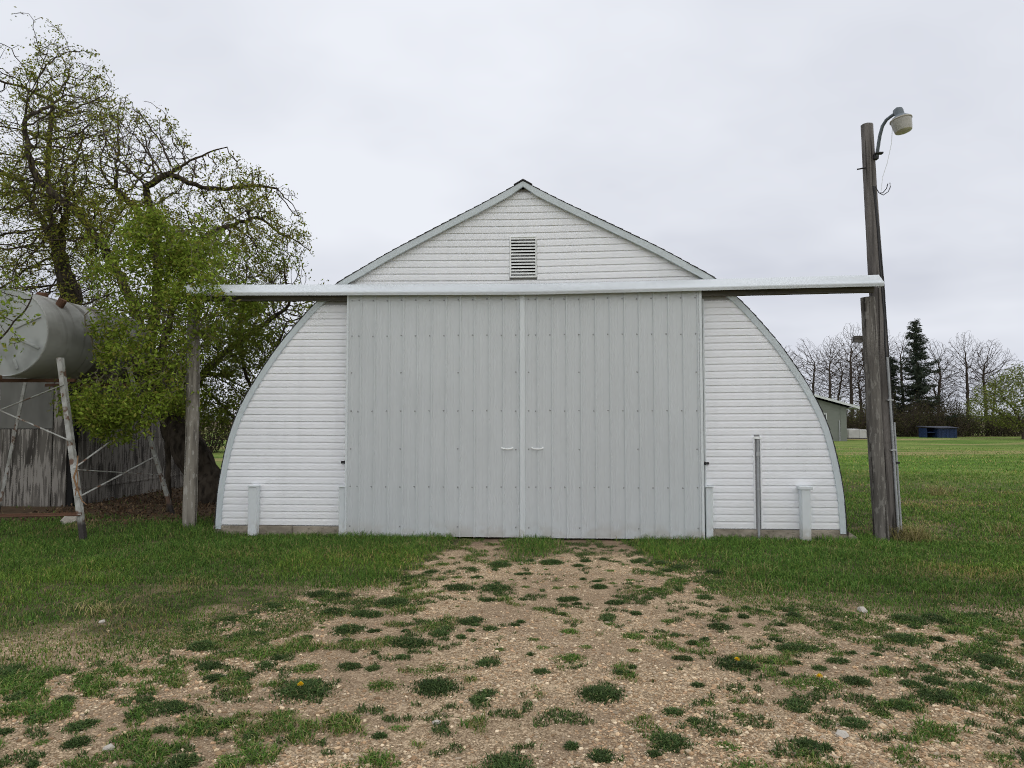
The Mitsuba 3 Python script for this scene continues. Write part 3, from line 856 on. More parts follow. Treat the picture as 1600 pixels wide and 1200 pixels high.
# ------------------------------------------------------------------ old shed behind the tank
shed = thing('old_shed', 'weathered grey plywood shed on skids behind the tank stand', 'shed')
SX, SY = -8.22, 2.05
fw = add('front_wall', box(-13.2, SX, SY, SY + .05, 0.10, 2.95), 'mat_dark', shed)
for a, b, za, zb, m in ((-13.2, -11.1, .09, 1.55, 'mat_plywood'), (-11.09, -9.55, .09, 1.55, 'mat_plywood'), (-9.54, -8.62, .07, 1.55, 'mat_plywood'), (-13.2, -10.9, 1.56, 2.95, 'mat_shed_upper'), (-10.89, -8.62, 1.56, 2.95, 'mat_shed_upper'), (-8.60, -8.34, .16, 2.95, 'mat_plywood')):
    add('panel', box(a, b, SY - .022 - rng.uniform(0, .006), SY, za, zb), m, fw)
sw = add('side_wall', box(SX - .05, SX, SY + .05, 5.9, .12, 2.95), 'mat_dark', shed)
for k, (a, b) in enumerate(((2.16, 3.36), (3.37, 4.58), (4.59, 5.9))):
    for za, zb in ((.13, 1.34), (1.345, 2.95)):
        add('panel', box(SX, SX + .018 + rng.uniform(0, .005), a, b, za, zb), 'mat_plywood', sw)
add('batten', box(SX, SX + .034, 2.16, 5.88, .44, .48), 'mat_plywood', sw)
add('roof', join([box(-13.4, SX + .25, SY - .3, 6.1, 2.95, 3.03), box(-13.4, SX + .27, SY - .32, SY - .28, 2.88, 3.04)]), 'mat_shingle', shed)
add('skid', join([box(SX - .16, SX - .02, SY - .1, 6.0, -.1, .11), box(-13.0, -12.8, SY - .1, 6.0, -.1, .11)]), 'mat_header', shed)
add('back_wall', join([box(-13.2, SX, 5.9, 5.95, .1, 2.95), box(-13.25, -13.2, SY, 5.95, .1, 2.95)]), 'mat_plywood', shed)
tag(add('steel_post', tube([(-9.62, 1.2, -.1), (-9.60, 1.2, 1.9)], .05, 10), 'mat_black', smooth=40), 'thin black pipe post standing in front of the plywood shed', 'post')


# ------------------------------------------------------------------ trees
def colonize(limbs, pts, step, dk, di, iters, seed, up=0.02, wig=0.25):
    """Space colonisation from ready-made limbs towards the points. Returns nodes and parents."""
    g = np.random.default_rng(seed)
    nodes, par = [], []
    for lm in limbs:
        lm = np.array(lm, float)
        L = np.r_[0, np.cumsum(np.linalg.norm(np.diff(lm, axis=0), axis=1))]
        s = np.arange(0, L[-1], step)
        q = np.stack([PchipInterpolator(L, lm[:, c])(s) for c in range(3)], 1)
        q[1:] += g.normal(0, step * 0.12, q[1:].shape)
        start = -1
        if nodes:
            start = int(np.argmin(np.linalg.norm(np.array(nodes) - q[0], axis=1)))
        for k, p in enumerate(q):
            par.append(start if k == 0 else len(nodes) - 1)
            nodes.append(p)
    P = np.array(pts)
    N, R = np.array(nodes), list(par)
    alive = np.ones(len(P), bool)
    best_d, best_i = cKDTree(N).query(P)
    grown = set()
    for it in range(iters):
        sel = alive & (best_d < di)
        if not sel.any():
            break
        ids = best_i[sel]
        vec = P[sel] - N[ids]
        vec /= np.linalg.norm(vec, axis=1, keepdims=True) + 1e-9
        acc = np.zeros((len(N), 3))
        np.add.at(acc, ids, vec)
        u = np.unique(ids)
        d = acc[u] / (np.linalg.norm(acc[u], axis=1, keepdims=True) + 1e-9) + [0, 0, up] + g.normal(0, wig, (len(u), 3))
        d /= np.linalg.norm(d, axis=1, keepdims=True)
        new = N[u] + d * step
        base = len(N)
        N = np.vstack([N, new])
        R += u.tolist()
        dn, inn = cKDTree(new).query(P)
        closer = dn < best_d
        best_d[closer] = dn[closer]
        best_i[closer] = inn[closer] + base
        alive &= best_d > dk
    return N, np.array(R), len(nodes)


def tree_radii(N, R, tip, power=2.3, cap=None):
    n = len(N)
    load = np.zeros(n)
    kids = np.bincount(R[R >= 0], minlength=n)
    load[kids == 0] = 1
    for i in range(n - 1, -1, -1):
        if R[i] >= 0:
            load[R[i]] += load[i]
    r = tip * np.maximum(load, 1) ** (1 / power)
    return (np.minimum(r, cap) if cap else r), kids, load


def chains(N, R, load):
    n = len(N)
    child = [[] for _ in range(n)]
    for i in range(n):
        if R[i] >= 0:
            child[R[i]].append(i)
    out, starts = [], [i for i in range(n) if R[i] < 0]
    stack = [(None, s) for s in starts]
    while stack:
        p, i = stack.pop()
        c = [] if p is None else [p]
        while True:
            c.append(i)
            ch = child[i]
            if not ch:
                break
            ch = sorted(ch, key=lambda k: -load[k])
            for o in ch[1:]:
                stack.append((i, o))
            i = ch[0]
        out.append(c)
    return out


def wood_meshes(N, R, r, load, split, floor=0.0, sides_big=9, sides_small=4):
    big, small = [], []
    for c in chains(N, R, load):
        if len(c) < 2:
            continue
        rr = r[c].copy()
        rr[0] = min(rr[0], rr[1] * 1.25)
        pts = N[c]
        k = int(np.argmax(rr < split)) if (rr < split).any() else len(c)
        if k >= 2:
            big.append(tube(pts[:k + 1], rr[:k + 1], sides_big, caps=False))
        if k < len(c) - 0 and len(c) - max(k - 1, 0) >= 2:
            a = max(k, 0) if k < len(c) - 1 else k - 1
            a = min(a, len(c) - 2)
            small.append(tube(pts[a:], np.maximum(rr[a:], floor), sides_small, caps=False))
    return big, small


def leaf_cloud(pos, size, cols, seed, droop=0.3, asp=0.5, jitter=0.35):
    """Folded leaf faces at pos: four vertices and two faces each. cols (k, 3) are the tints that leaves choose among."""
    g = np.random.default_rng(seed)
    n = len(pos)
    d = g.normal(size=(n, 3)) - [0, 0, droop]
    d /= np.linalg.norm(d, axis=1, keepdims=True)
    s = np.cross(d, g.normal(size=(n, 3)))
    s /= np.linalg.norm(s, axis=1, keepdims=True) + 1e-9
    nn = np.cross(d, s)
    L = size * g.uniform(0.6, 1.25, n)[:, None]
    w = L * asp
    v = np.stack([pos, pos + d * L * .5 + s * w * .5 + nn * L * .08, pos + d * L, pos + d * L * .5 - s * w * .5 + nn * L * .08], 1).reshape(-1, 3)
    k = np.arange(n)[:, None] * 4
    f = np.vstack([k + [0, 1, 2], k + [0, 2, 3]])
    c = np.array(cols)[g.integers(0, len(cols), n)] * g.uniform(1 - jitter, 1 + jitter, (n, 1))
    return (v, f), np.repeat(c, 4, 0)


TANK_C = np.array([TX, TZ])


def allowed(p):
    """Not in the barn, the tank or the shed."""
    ok = ~((p[:, 1] > -0.45) & (np.abs(p[:, 0]) < np.where(p[:, 2] < 5.2, arch_x(np.clip(p[:, 2], .1, 5.23)), 0) + .25) & (p[:, 1] < 14))
    ok &= ~((np.hypot(p[:, 0] - TX, p[:, 2] - TZ) < TR + .12) & (p[:, 1] > TY0 - .12) & (p[:, 1] < TY1 + .12))
    ok &= ~((p[:, 0] < SX + .15) & (p[:, 1] > SY - .2) & (p[:, 2] < 3.1) & (p[:, 1] < 6.1))
    ok &= ~((p[:, 1] > -.32) & (p[:, 1] < 0.0) & (np.abs(p[:, 2] - 3.57) < .16) & (np.abs(p[:, 0]) < 5.15))
    return ok


def envelope(poly, y0, depth, n, seed, gap=0.0, scale=.9):
    """Points in a crown that fills this outline (x, z) and is deepest in its middle."""
    g = np.random.default_rng(seed)
    P = Polygon(poly)
    a, b, c, d = P.bounds
    o = []
    while len(o) < n:
        q = np.c_[g.uniform(a, c, 4000), g.uniform(b, d, 4000)]
        pt = shapely.points(q)
        q = q[shapely.contains(P, pt)]
        dist = shapely.distance(P.exterior, shapely.points(q))
        half = depth * np.sqrt(np.clip(dist / (0.45 * min(c - a, d - b)), 0.03, 1))
        y = y0 + g.uniform(-1, 1, len(q)) * half
        p = np.c_[q[:, 0], y, q[:, 1]]
        p = p[allowed(p)]
        if gap:                                        # tufts of twigs with holes between them, ragged towards the rim
            dd = shapely.distance(P.exterior, shapely.points(p[:, [0, 2]]))
            p = p[meshkit.fbm(p * scale + seed, 3, seed) > gap + .10 * np.exp(-dd / .45)]
        o += p.tolist()
    return np.array(o[:n])


def make_tree(name, label, cat, limbs, pts, step=.14, dk=.2, di=1.6, iters=90, seed=1, tip=.0042, cap=None, split=.03, bark='mat_bark', twig='mat_twig',
              leaves=0, leaf_size=.05, cols=((.1, .14, .03),), spread=.09, group=None, leaf_part='leaves', asp=.5, keep=None, leaf_load=3, up=.02, wig=.25, power=2.3, base_r=None, keep_leaf=None):
    t = thing(name, label, cat, group)
    N, R, nl = colonize(limbs, pts, step, dk, di, iters, seed, up, wig)
    r, kids, load = tree_radii(N, R, tip, power, cap)
    if base_r:
        for (p, rad, reach) in base_r:
            d = np.linalg.norm(N - np.array(p), axis=1)
            r[:nl] = np.maximum(r[:nl], rad * np.exp(-(d[:nl] / reach) ** 2))
    big, small = wood_meshes(N, R, r, load, split)
    if big:
        add('trunk', join(big), bark, t, smooth=True)
    if small:
        add('twigs', join(small), twig, t)
    if leaves:
        g = np.random.default_rng(seed + 50)
        cand = np.where(load <= leaf_load)[0]
        if keep_leaf is not None:
            w = keep_leaf(N[cand])
            pick = g.choice(cand, leaves, p=w / w.sum())
        else:
            pick = g.choice(cand, leaves)
        pos = N[pick] + g.normal(0, spread, (leaves, 3))
        pos = pos[allowed(pos)]
        m, c = leaf_cloud(pos, leaf_size, cols, seed + 9, asp=asp)
        add(leaf_part, m, 'mat_leaf', t, color=c)
    return t


OLD = [(-10.2, 3.9), (-10.5, 6), (-10.1, 8.7), (-9.4, 9.4), (-8.5, 9.0), (-8.1, 8.2), (-7.2, 8.05), (-6.5, 7.6), (-6.2, 7.1), (-5.5, 6.9), (-5.1, 6.5), (-4.6, 6.2), (-4.4, 5.6), (-4.3, 4.9), (-4.4, 4.3),
       (-3.85, 3.75), (-4.3, 3.0), (-5.0, 2.3), (-5.7, 1.9), (-7.0, 1.9), (-8, 2.6), (-9, 3.2)]
old_limbs = [[(-5.85, 2.9, -.1), (-6.15, 2.93, .5), (-6.5, 2.97, 1.05), (-6.95, 3.0, 1.7), (-7.3, 3.0, 2.5), (-7.55, 2.8, 3.7), (-8.1, 2.6, 4.95), (-8.6, 2.5, 5.66), (-9.1, 2.5, 6.05), (-9.55, 2.5, 6.6), (-9.7, 2.5, 7.6)],
             [(-7.40, 2.9, 3.0), (-7.45, 3.3, 4.3), (-7.72, 3.4, 5.6), (-8.2, 3.5, 6.15), (-8.6, 3.6, 6.5)],
             [(-7.45, 3.25, 4.2), (-7.35, 3.0, 5.3), (-7.46, 2.8, 6.15), (-6.9, 2.7, 6.5), (-6.3, 2.7, 6.82), (-5.85, 2.8, 7.0)],
             [(-6.95, 2.7, 6.45), (-6.2, 3.1, 6.3), (-5.5, 3.3, 6.4), (-5.0, 3.4, 6.35)],
             [(-7.25, 3.0, 2.4), (-6.95, 3.1, 4.2), (-6.48, 3.1, 5.3), (-5.85, 3.2, 5.6), (-5.3, 3.2, 5.75)],
             [(-6.95, 3.0, 1.75), (-6.3, 3.3, 2.8), (-5.5, 3.4, 3.5), (-4.8, 3.3, 3.95)],
             [(-6.00, 3.1, .35), (-6.5, 3.4, .75), (-7.1, 3.6, 1.35), (-7.7, 3.9, 2.3), (-8.0, 4.2, 3.4)]]
olive = ((.24, .26, .04), (.17, .20, .035), (.30, .29, .06), (.21, .27, .04), (.20, .165, .05))
make_tree('old_maple_tree', 'old spreading maple with leaning trunk and sparse new leaves behind the pale post', 'tree', old_limbs, envelope(OLD, 3.1, 2.2, 17000, 3, .41, 1.1),
          step=.12, dk=.14, di=1.9, iters=120, seed=21, tip=.0052, cap=.20, wig=.17, up=.10, leaves=44000, leaf_size=.058, cols=olive, spread=.045, leaf_load=3, keep_leaf=lambda p: .12 + np.clip(meshkit.fbm(p * 1.3, 2, 14) - .3, 0, 1) ** 2 * 9,
          base_r=[((-5.9, 2.9, .1), .42, 1.0), ((-6.5, 2.97, 1.05), .33, 1.2), ((-6.2, 3.2, .5), .2, .5)])
BACK = [(-13.5, 3.2), (-14, 6), (-13.5, 9.0), (-12, 10.6), (-10.8, 10.6), (-9.7, 10.0), (-8.9, 8.6), (-8.9, 6.5), (-9.3, 5), (-9.2, 3.6), (-10.5, 3.1)]
make_tree('dark_tree', 'dark thick-stemmed tree behind the fuel tank at the edge of view', 'tree',
          [[(-9.5, 4.8, -.1), (-9.7, 4.5, 2.5), (-9.95, 4.2, 4.6), (-10.2, 4.0, 5.8), (-10.35, 4, 6.9), (-10.3, 4.1, 8.9)], [(-9.9, 4.3, 4.3), (-10.6, 4.6, 5.6), (-11.6, 4.7, 7.2)], [(-10.1, 4.1, 5.4), (-9.6, 3.7, 6.6), (-9.2, 3.5, 7.8)]],
          envelope(BACK, 4.2, 1.9, 6500, 8, .45, 1.1), step=.15, dk=.17, di=1.9, iters=90, seed=5, tip=.005, cap=.17, wig=.17, up=.10, keep_leaf=lambda p: .12 + np.clip(meshkit.fbm(p * 1.3, 2, 15) - .3, 0, 1) ** 2 * 9, leaves=24000, leaf_size=.058, cols=olive, spread=.06, leaf_load=4,
          base_r=[((-9.5, 4.8, 0), .3, 1.5), ((-9.9, 4.3, 4.0), .2, 2.0)])
bright = ((.20, .28, .04), (.25, .34, .05), (.16, .235, .035), (.29, .37, .065), (.18, .23, .035), (.25, .25, .055))
midgreen = ((.17, .215, .032), (.13, .18, .03), (.20, .25, .04), (.15, .165, .035))
YOUNG = [(-6.65, 3.75), (-6.9, 4.5), (-6.2, 4.45), (-5.75, 5.05), (-5.2, 4.6), (-4.85, 4.95), (-4.4, 4.3), (-3.75, 4.0), (-3.9, 3.3), (-4.3, 3.1), (-4.75, 2.6), (-4.85, 1.9), (-5.4, 1.35), (-6.3, 1.35), (-7.0, 1.8), (-7.1, 2.25), (-6.45, 2.5), (-6.25, 3.2)]
make_tree('young_maple_tree', 'young maple with fresh bright green leaves between the stand and the pale post', 'tree',
          [[(-6.1, 1.5, -.05), (-6.05, 1.3, .9), (-5.95, 1.0, 1.9), (-5.8, .6, 2.9), (-5.6, .3, 3.9), (-5.5, .2, 4.6)], [(-5.98, 1.1, 1.6), (-6.3, .5, 2.2), (-6.45, .1, 2.5), (-6.45, -.4, 3.3)], [(-5.92, .9, 2.1), (-5.4, .3, 2.6), (-4.9, -.1, 3.0), (-4.5, -.4, 3.5)]],
          envelope(YOUNG, .0, 1.15, 4600, 12, .43, 1.3), step=.11, dk=.15, di=1.5, iters=90, seed=33, tip=.0034, bark='mat_bark', twig='mat_twig_pale', split=.03, leaves=23000, leaf_size=.066, cols=bright, spread=.06, leaf_load=4,
          keep_leaf=lambda p: .16 + np.clip(meshkit.fbm(p * 1.7, 2, 4) - .3, 0, 1) ** 2 * 9)
YOUNG2 = [(-7.6, 2.4), (-7.3, 4.4), (-6.2, 5.0), (-5.4, 4.9), (-4.4, 4.9), (-3.6, 4.2), (-3.5, 3.4), (-4.2, 2.7), (-4.9, 1.8), (-5.9, 1.45), (-6.8, 1.6)]
make_tree('maple_sapling', 'bushy green maple growing close behind the pale post beside the arched roof edge', 'sapling',
          [[(-5.3, 3.9, -.05), (-5.35, 3.6, 1.0), (-5.3, 3.0, 2.0), (-5.3, 2.4, 3.0), (-5.2, 2.2, 4.2)], [(-5.35, 3.5, 1.2), (-5.9, 2.9, 2.0), (-6.5, 2.4, 2.8)], [(-5.3, 3.1, 1.9), (-4.8, 2.5, 2.7), (-4.3, 2.0, 3.5)]],
          envelope(YOUNG2, 2.1, 1.1, 4200, 19, .45, 1.3), step=.12, dk=.16, di=1.6, iters=90, seed=37, tip=.0036, bark='mat_bark', twig='mat_twig', split=.03, leaves=12500, leaf_size=.062, cols=midgreen, spread=.07, leaf_load=4,
          keep_leaf=lambda p: .10 + np.clip(meshkit.fbm(p * 1.6, 2, 8) - .3, 0, 1) ** 2 * 9)
FRONT = [(-9.6, 2.0), (-9.8, 4.6), (-8.0, 4.4), (-6.9, 4.0), (-6.45, 3.5), (-6.4, 2.7), (-7.2, 2.1)]
make_tree('leafy_sapling', 'slender sapling whose leafy branch crosses the round end of the tank', 'sapling',
          [[(-9.4, -1.7, -.05), (-9.2, -1.6, 1.2), (-8.6, -1.5, 2.0), (-7.9, -1.4, 2.4), (-7.2, -1.35, 2.6), (-6.8, -1.3, 3.0), (-6.55, -1.25, 3.45)]],
          envelope(FRONT, -1.45, .5, 620, 17), step=.09, dk=.16, di=1.0, iters=60, seed=41, tip=.0034, twig='mat_twig', split=.025, leaves=2600, leaf_size=.072, cols=bright, spread=.05, leaf_load=3)


# plants far off ---------------------------------------------------------------
def far_tree(seed, h, w, n, step, tip, lean=0.0, stems=1, power=2.35):
    g = np.random.default_rng(seed)
    pts = []
    while len(pts) < n:
        z = g.uniform(.28, 1, 3000)
        prof = np.interp(z, [.28, .45, .75, 1], [.25, .85, 1.0, .25])
        a, q = g.uniform(0, 2 * np.pi, 3000), np.sqrt(g.uniform(0, 1, 3000))
        pts += np.c_[w * prof * q * np.cos(a) + lean * z * h, w * prof * q * np.sin(a), z * h].tolist()
    limbs = []
    for s in range(stems):
        o = g.normal(0, .25, 2) * (s > 0)
        top = .62 + g.uniform(0, .15)
        dx = g.normal(0, .06, 2) * h
        limbs.append([(o[0], o[1], -.3), (o[0] + dx[0] * .3 + lean * .2 * h, o[1] + dx[1] * .3, h * .25), (o[0] + dx[0] * .7 + lean * .45 * h, o[1] + dx[1] * .7, h * .5), (o[0] + dx[0] + lean * top * h, o[1] + dx[1], h * top)])
    N, R, nl = colonize(limbs, np.array(pts[:n]), step, step * 1.3, 3.5, 60, seed, .42, .24)
    # limbs after the first start on their own
    r, kids, load = tree_radii(N, R, tip, power)
    big, small = wood_meshes(N, R, r, load, .05, sides_big=6, sides_small=3)
    return N, load, (join(big) if big else None), (join(small) if small else None)


protos = []
for sd, h, w, lean in ((1, 12.5, 3.3, .02), (2, 11.0, 2.5, -.03), (3, 12.0, 2.8, .0), (4, 10.0, 2.9, .06)):
    N, load, big, small = far_tree(sd, h, w, 3600, .26, .0115, lean)
    protos.append((h, mikit.ply(big, 'mat_far_bark', smooth=True), mikit.ply(small, 'mat_far_bark')))
bare_spots = [(29.3, 78, 11.0, 2, 'bare tree just showing over the slope of the barn roof, leftmost of the bare row'), (31.2, 76, 11.6, 1, 'bare tree closest to the barn roof edge, behind the high end of the small house'), (33.0, 74, 11.6, 0, 'bare tree rising over the middle of the small grey-green house'),
              (34.3, 77, 10.6, 2, 'slim bare tree between two fuller ones above the house eave'), (35.4, 74, 13.1, 0, 'tallest full-crowned bare tree left of the light pole'), (37.0, 75, 10.0, 3, 'low bare tree touching the left side of the light pole'), (38.3, 77, 12.0, 1, 'bare tree mostly hidden by the light pole'),
              (40.6, 79, 13.9, 2, 'tall thin bare tree with its top beside the spruce tip'), (43.2, 78, 12.6, 1, 'bare tree whose twigs show right behind the spruce tip'), (45.0, 74, 11.2, 3, 'bare tree leaning right, first one right of the spruce'), (46.3, 75, 8.6, 2, 'short bare tree in the gap right of the spruce'), (47.9, 73, 11.9, 0, 'tall bare tree standing above the right end of the blue shed'),
              (49.9, 73, 11.0, 3, 'slanting bare tree between the blue shed and the leafy tree'), (51.6, 75, 8.8, 1, 'bare tree partly behind the leafy tree at the right edge')]
rng = np.random.default_rng(77)
for x, y, h, k, lab in bare_spots:
    t = thing('bare_tree', lab, 'tree', 'bare trees beyond the field')
    s = h / protos[k][0]
    m = T().translate([x, y, float(ground_z(np.array([x]), np.array([y]))[0])]).rotate([0, 0, 1], float(rng.uniform(-25, 25) + (180 if rng.random() < .3 else 0))).scale([s * 1.0, s, s])
    scene[t + '__trunk'] = {**protos[k][1], 'to_world': m}
    scene[t + '__twigs'] = {**protos[k][2], 'to_world': m}


def spruce(h, w, seed):
    g = np.random.default_rng(seed)
    tr = tube([(0, 0, -.3), (0.05, 0, h * .5), (0, 0, h)], [.22, .12, .015], 8)
    wood, V, F, C, n = [tr], [], [], [], 0
    for z in np.sort(np.r_[g.uniform(.9, h * .97, 210), g.uniform(h * .75, h * .99, 30)]):
        t = z / h
        rad = w * (1 - t) ** 1.0 * (.45 + .9 * meshkit.fbm(np.array([[z * .9, 0, seed * 1.7]]), 2, seed)[0]) + .22
        a = g.uniform(0, 2 * np.pi)
        L = rad * g.uniform(.5, 1.3) * (1 + .25 * math.sin(a * 2 + z))
        k = max(int(L / .16), 2)
        q_ = np.linspace(0.05, 1, k)
        lift = g.normal(.06, .12) + .35 * t
        droop = (lift - .45) * q_ + .30 * q_ ** 2.5
        p = np.c_[np.cos(a) * q_ * L, np.sin(a) * q_ * L, z + droop * L]
        pw = p[::max(k // 3, 1)]
        if len(pw) > 1:
            wood.append(tube(pw, .014, 3, caps=False))
        m = k * 11
        q = p[g.integers(0, k, m)] + g.normal(0, .09, (m, 3)) * [1, 1, .8] - [0, 0, .05]
        d = np.c_[np.cos(a) + g.normal(0, .75, m), np.sin(a) + g.normal(0, .75, m), -.55 + g.normal(0, .45, m)]
        d /= np.linalg.norm(d, axis=1, keepdims=True)
        sd = np.cross(d, g.normal(size=(m, 3)))
        sd /= np.linalg.norm(sd, axis=1, keepdims=True)
        ll = g.uniform(.14, .32, m)[:, None]
        V.append(np.stack([q, q + d * ll + sd * .03, q + d * ll * 1.1 - sd * .03, q + sd * .05], 1).reshape(-1, 3))
        kk = np.arange(m)[:, None] * 4 + n
        F += [kk + [0, 2, 1], kk + [0, 1, 3]]
        n += 4 * m
        c = np.array([(.036, .052, .034), (.05, .066, .042), (.026, .038, .028), (.068, .075, .052)])[g.integers(0, 4, m)] * g.uniform(.7, 1.3, (m, 1))
        C.append(np.repeat(c, 4, 0))
    return join(wood), (np.vstack(V), np.vstack(F)), np.vstack(C)


for x, y, h, w, sd, lab in ((41.8, 72, 13.4, 3.3, 3, 'tall dark spruce among the bare trees behind the light pole'), (39.9, 74, 9.2, 1.9, 6, 'shorter dark spruce between the light pole and the tall spruce')):
    t = thing('spruce_tree', lab, 'tree')
    a, b, c = spruce(h, w, sd)
    z = float(ground_z(np.array([x]), np.array([y]))[0])
    m = T().translate([x, y, z])
    add('trunk', a, 'mat_far_bark', t, to_world=m)
    add('needles', b, 'mat_needle', t, color=c, to_world=m)


def bush(seed, h, w, n_leaf, cols, leaf, tw=420):
    g = np.random.default_rng(seed)
    stems, ends = [], []
    for k in range(tw // 6):
        a, rr = g.uniform(0, 2 * np.pi), np.sqrt(g.uniform(0, 1)) * w
        b = np.array([rr * .55 * np.cos(a), rr * .55 * np.sin(a), -.1])
        e = np.array([rr * np.cos(a), rr * np.sin(a), h * g.uniform(.55, 1.0) * (1 - .35 * (rr / w) ** 2)])
        mid = (b + e) / 2 + g.normal(0, .12, 3) * w * .4
        stems.append(tube([b, mid, e], [.025, .016, .006], 3, caps=False))
        for q in range(5):
            s = mid + (e - mid) * g.uniform(-.6, 1)
            t = s + g.normal(0, .28, 3) * [w * .5, w * .5, h * .5] + [0, 0, .15 * h]
            stems.append(tube([s, (s + t) / 2 + g.normal(0, .05, 3), t], [.011, .008, .005], 3, caps=False))
            ends += [s, (s + t) / 2, t]
    ends = np.array(ends)
    pos = ends[g.integers(0, len(ends), n_leaf)] + g.normal(0, .16, (n_leaf, 3)) * [w * .6, w * .6, h * .5]
    pos[:, 2] = np.clip(pos[:, 2], 0.02, None)
    m, c = leaf_cloud(pos, leaf, cols, seed + 1)
    return join(stems), m, c


dull = ((.085, .088, .04), (.075, .065, .04), (.105, .105, .042), (.065, .07, .03), (.095, .075, .048))
fresh = ((.09, .125, .035), (.11, .145, .04), (.07, .10, .03), (.13, .15, .05))
bp = []
for sd, h, w, nl, cols, lf in ((1, 3.4, 2.3, 2600, dull, .16), (2, 2.6, 2.6, 2400, dull, .16), (3, 4.3, 2.2, 2400, dull, .16), (4, 3.2, 2.4, 3000, fresh, .16)):
    a, b, c = bush(sd, h, w, int(nl * 1.05), cols, lf)
    bp.append((mikit.ply(a, 'mat_far_bark'), mikit.ply(b, 'mat_leaf', color=c)))
brush_spots = [(26.5, 66, 0, 1.1, 'behind the small house'), (29.2, 65, 2, 1.0, 'just right of the white tote'), (31.5, 66, 1, 1.25, 'left of the light pole, nearer one'), (33.6, 67, 0, 1.0, 'hidden mostly by the light pole'), (35.4, 68, 2, .95, 'close right of the light pole'), (37.4, 69, 1, 1.1, 'between the light pole and the spruce'), (39.4, 69, 0, 1.1, 'left of the blue shed'),
               (41.5, 70, 2, 1.0, 'straight behind the blue shed'), (43.6, 70, 1, 1.1, 'right of the blue shed'), (45.4, 71, 0, 1.0, 'second to the right of the blue shed'), (47.2, 71, 3, .95, 'greener, third to the right of the blue shed'), (49.3, 71, 1, 1.0, 'below the slanting bare tree'), (50.9, 71, 0, .95, 'left of the leafy tree'), (52.6, 72, 3, .9, 'green and low, beside the leafy tree'),
               (32.4, 71, 3, 1.2, 'greener, farther back left of the light pole'), (38.0, 73, 2, 1.25, 'farther back below the shorter spruce'), (42.6, 74, 0, 1.3, 'tall, farther back beneath the tall spruce'), (46.5, 75, 2, 1.25, 'tall, farther back below the tall bare tree')]
for x, y, k, s, where in brush_spots:
    t = thing('brush_bush', 'dull twiggy bush in the far brush, ' + where, 'bush', 'brush below the bare trees')
    m = T().translate([x, y, float(ground_z(np.array([x]), np.array([y]))[0])]).rotate([0, 0, 1], float(rng.uniform(0, 360))).scale([s, s, s])
    scene[t + '__stems'] = {**bp[k][0], 'to_world': m}
    scene[t + '__leaves'] = {**bp[k][1], 'to_world': m}
# bushes and trees beyond the yard on the other side of the barn
for x, y, k, s in ((-7.2, 26, 0, .9), (-9.8, 27, 3, 1.0), (-12.8, 26, 1, 1.1), (-15.5, 27, 2, 1.0), (-18.5, 26, 0, 1.1), (-22, 27, 3, 1.1), (-25.5, 26, 1, 1.2)):
    t = thing('hedge_bush', 'tall bush in the dark hedge seen between the trunk and the barn', 'bush', 'hedge behind the old maple')
    m = T().translate([x, y, 0.0]).rotate([0, 0, 1], float(rng.uniform(0, 360))).scale([s, s, s])
    scene[t + '__stems'] = {**bp[k][0], 'to_world': m}
    scene[t + '__leaves'] = {**bp[k][1], 'to_world': m}

leafy = ((.17, .21, .045), (.21, .25, .06), (.13, .175, .035), (.25, .26, .085))
LEAFY = [(39.3, 1.8), (38.7, 3.2), (39.6, 4.6), (41.0, 5.7), (42.6, 6.6), (45.0, 7.2), (47.6, 6.4), (48.5, 4.2), (47.6, 1.8), (43.0, .9)]
make_tree('leafy_tree', 'spreading tree in full light green leaf at the right edge of the field', 'tree',
          [[(43.6, 57, -.2), (43.4, 57, 1.5), (42.6, 57, 3.0), (41.6, 57, 4.2)], [(43.4, 57, 1.4), (44.3, 57.2, 3), (45.0, 57.2, 4.6)], [(43.45, 57, 1.2), (42.0, 56.6, 2.0), (40.6, 56.5, 2.8)]],
          envelope(LEAFY, 57, 3.2, 2200, 4), step=.3, dk=.38, di=3.5, iters=50, seed=8, tip=.011, bark='mat_far_bark', twig='mat_far_bark', split=.06, leaves=12000, leaf_size=.19, cols=leafy, spread=.2, leaf_load=5)

# ------------------------------------------------------------------ small house, blue shed, white tote beyond the field
house = thing('small_house', 'small grey-green house with a white rake board, partly behind the barn', 'house')
HX0, HX1, HY = 15.5, 24.87, 49.8
rise = (3.707 - 2.80) / (25.67 - 22.47)
ridge_x = 20.2
ztop = lambda x: 2.92 - (x - 25.2) * rise if x > ridge_x else 2.92 - (2 * ridge_x - x - 25.2) * rise
gp = Polygon([(HX0, 0), (HX1, 0), (HX1, ztop(HX1) - .12), (ridge_x, ztop(ridge_x) - .12), (HX0, ztop(HX0) - .12)])
m = trimesh.creation.extrude_polygon(gp, 8.0, engine='earcut')
v = np.array(m.vertices)
hw = add('wall', (np.c_[v[:, 0], v[:, 2] + HY, v[:, 1] - .05], np.array(m.faces)[:, ::-1]), 'mat_house', house)
for k in range(22):
    z0 = .05 + k * .115
    xr = HX1 + .0
    add('siding_board', (np.array([[HX0, HY - .002, z0 + .115], [xr, HY - .002, z0 + .115], [xr, HY - .02, z0], [HX0, HY - .02, z0], [HX0, HY, z0], [xr, HY, z0]]), np.array([[0, 3, 2], [0, 2, 1], [3, 4, 5], [3, 5, 2]])), 'mat_house', hw)
add('corner_board', box(HX1 - .48, HX1 + .03, HY - .045, HY + .06, 0, ztop(HX1) - .14), 'mat_house', house)
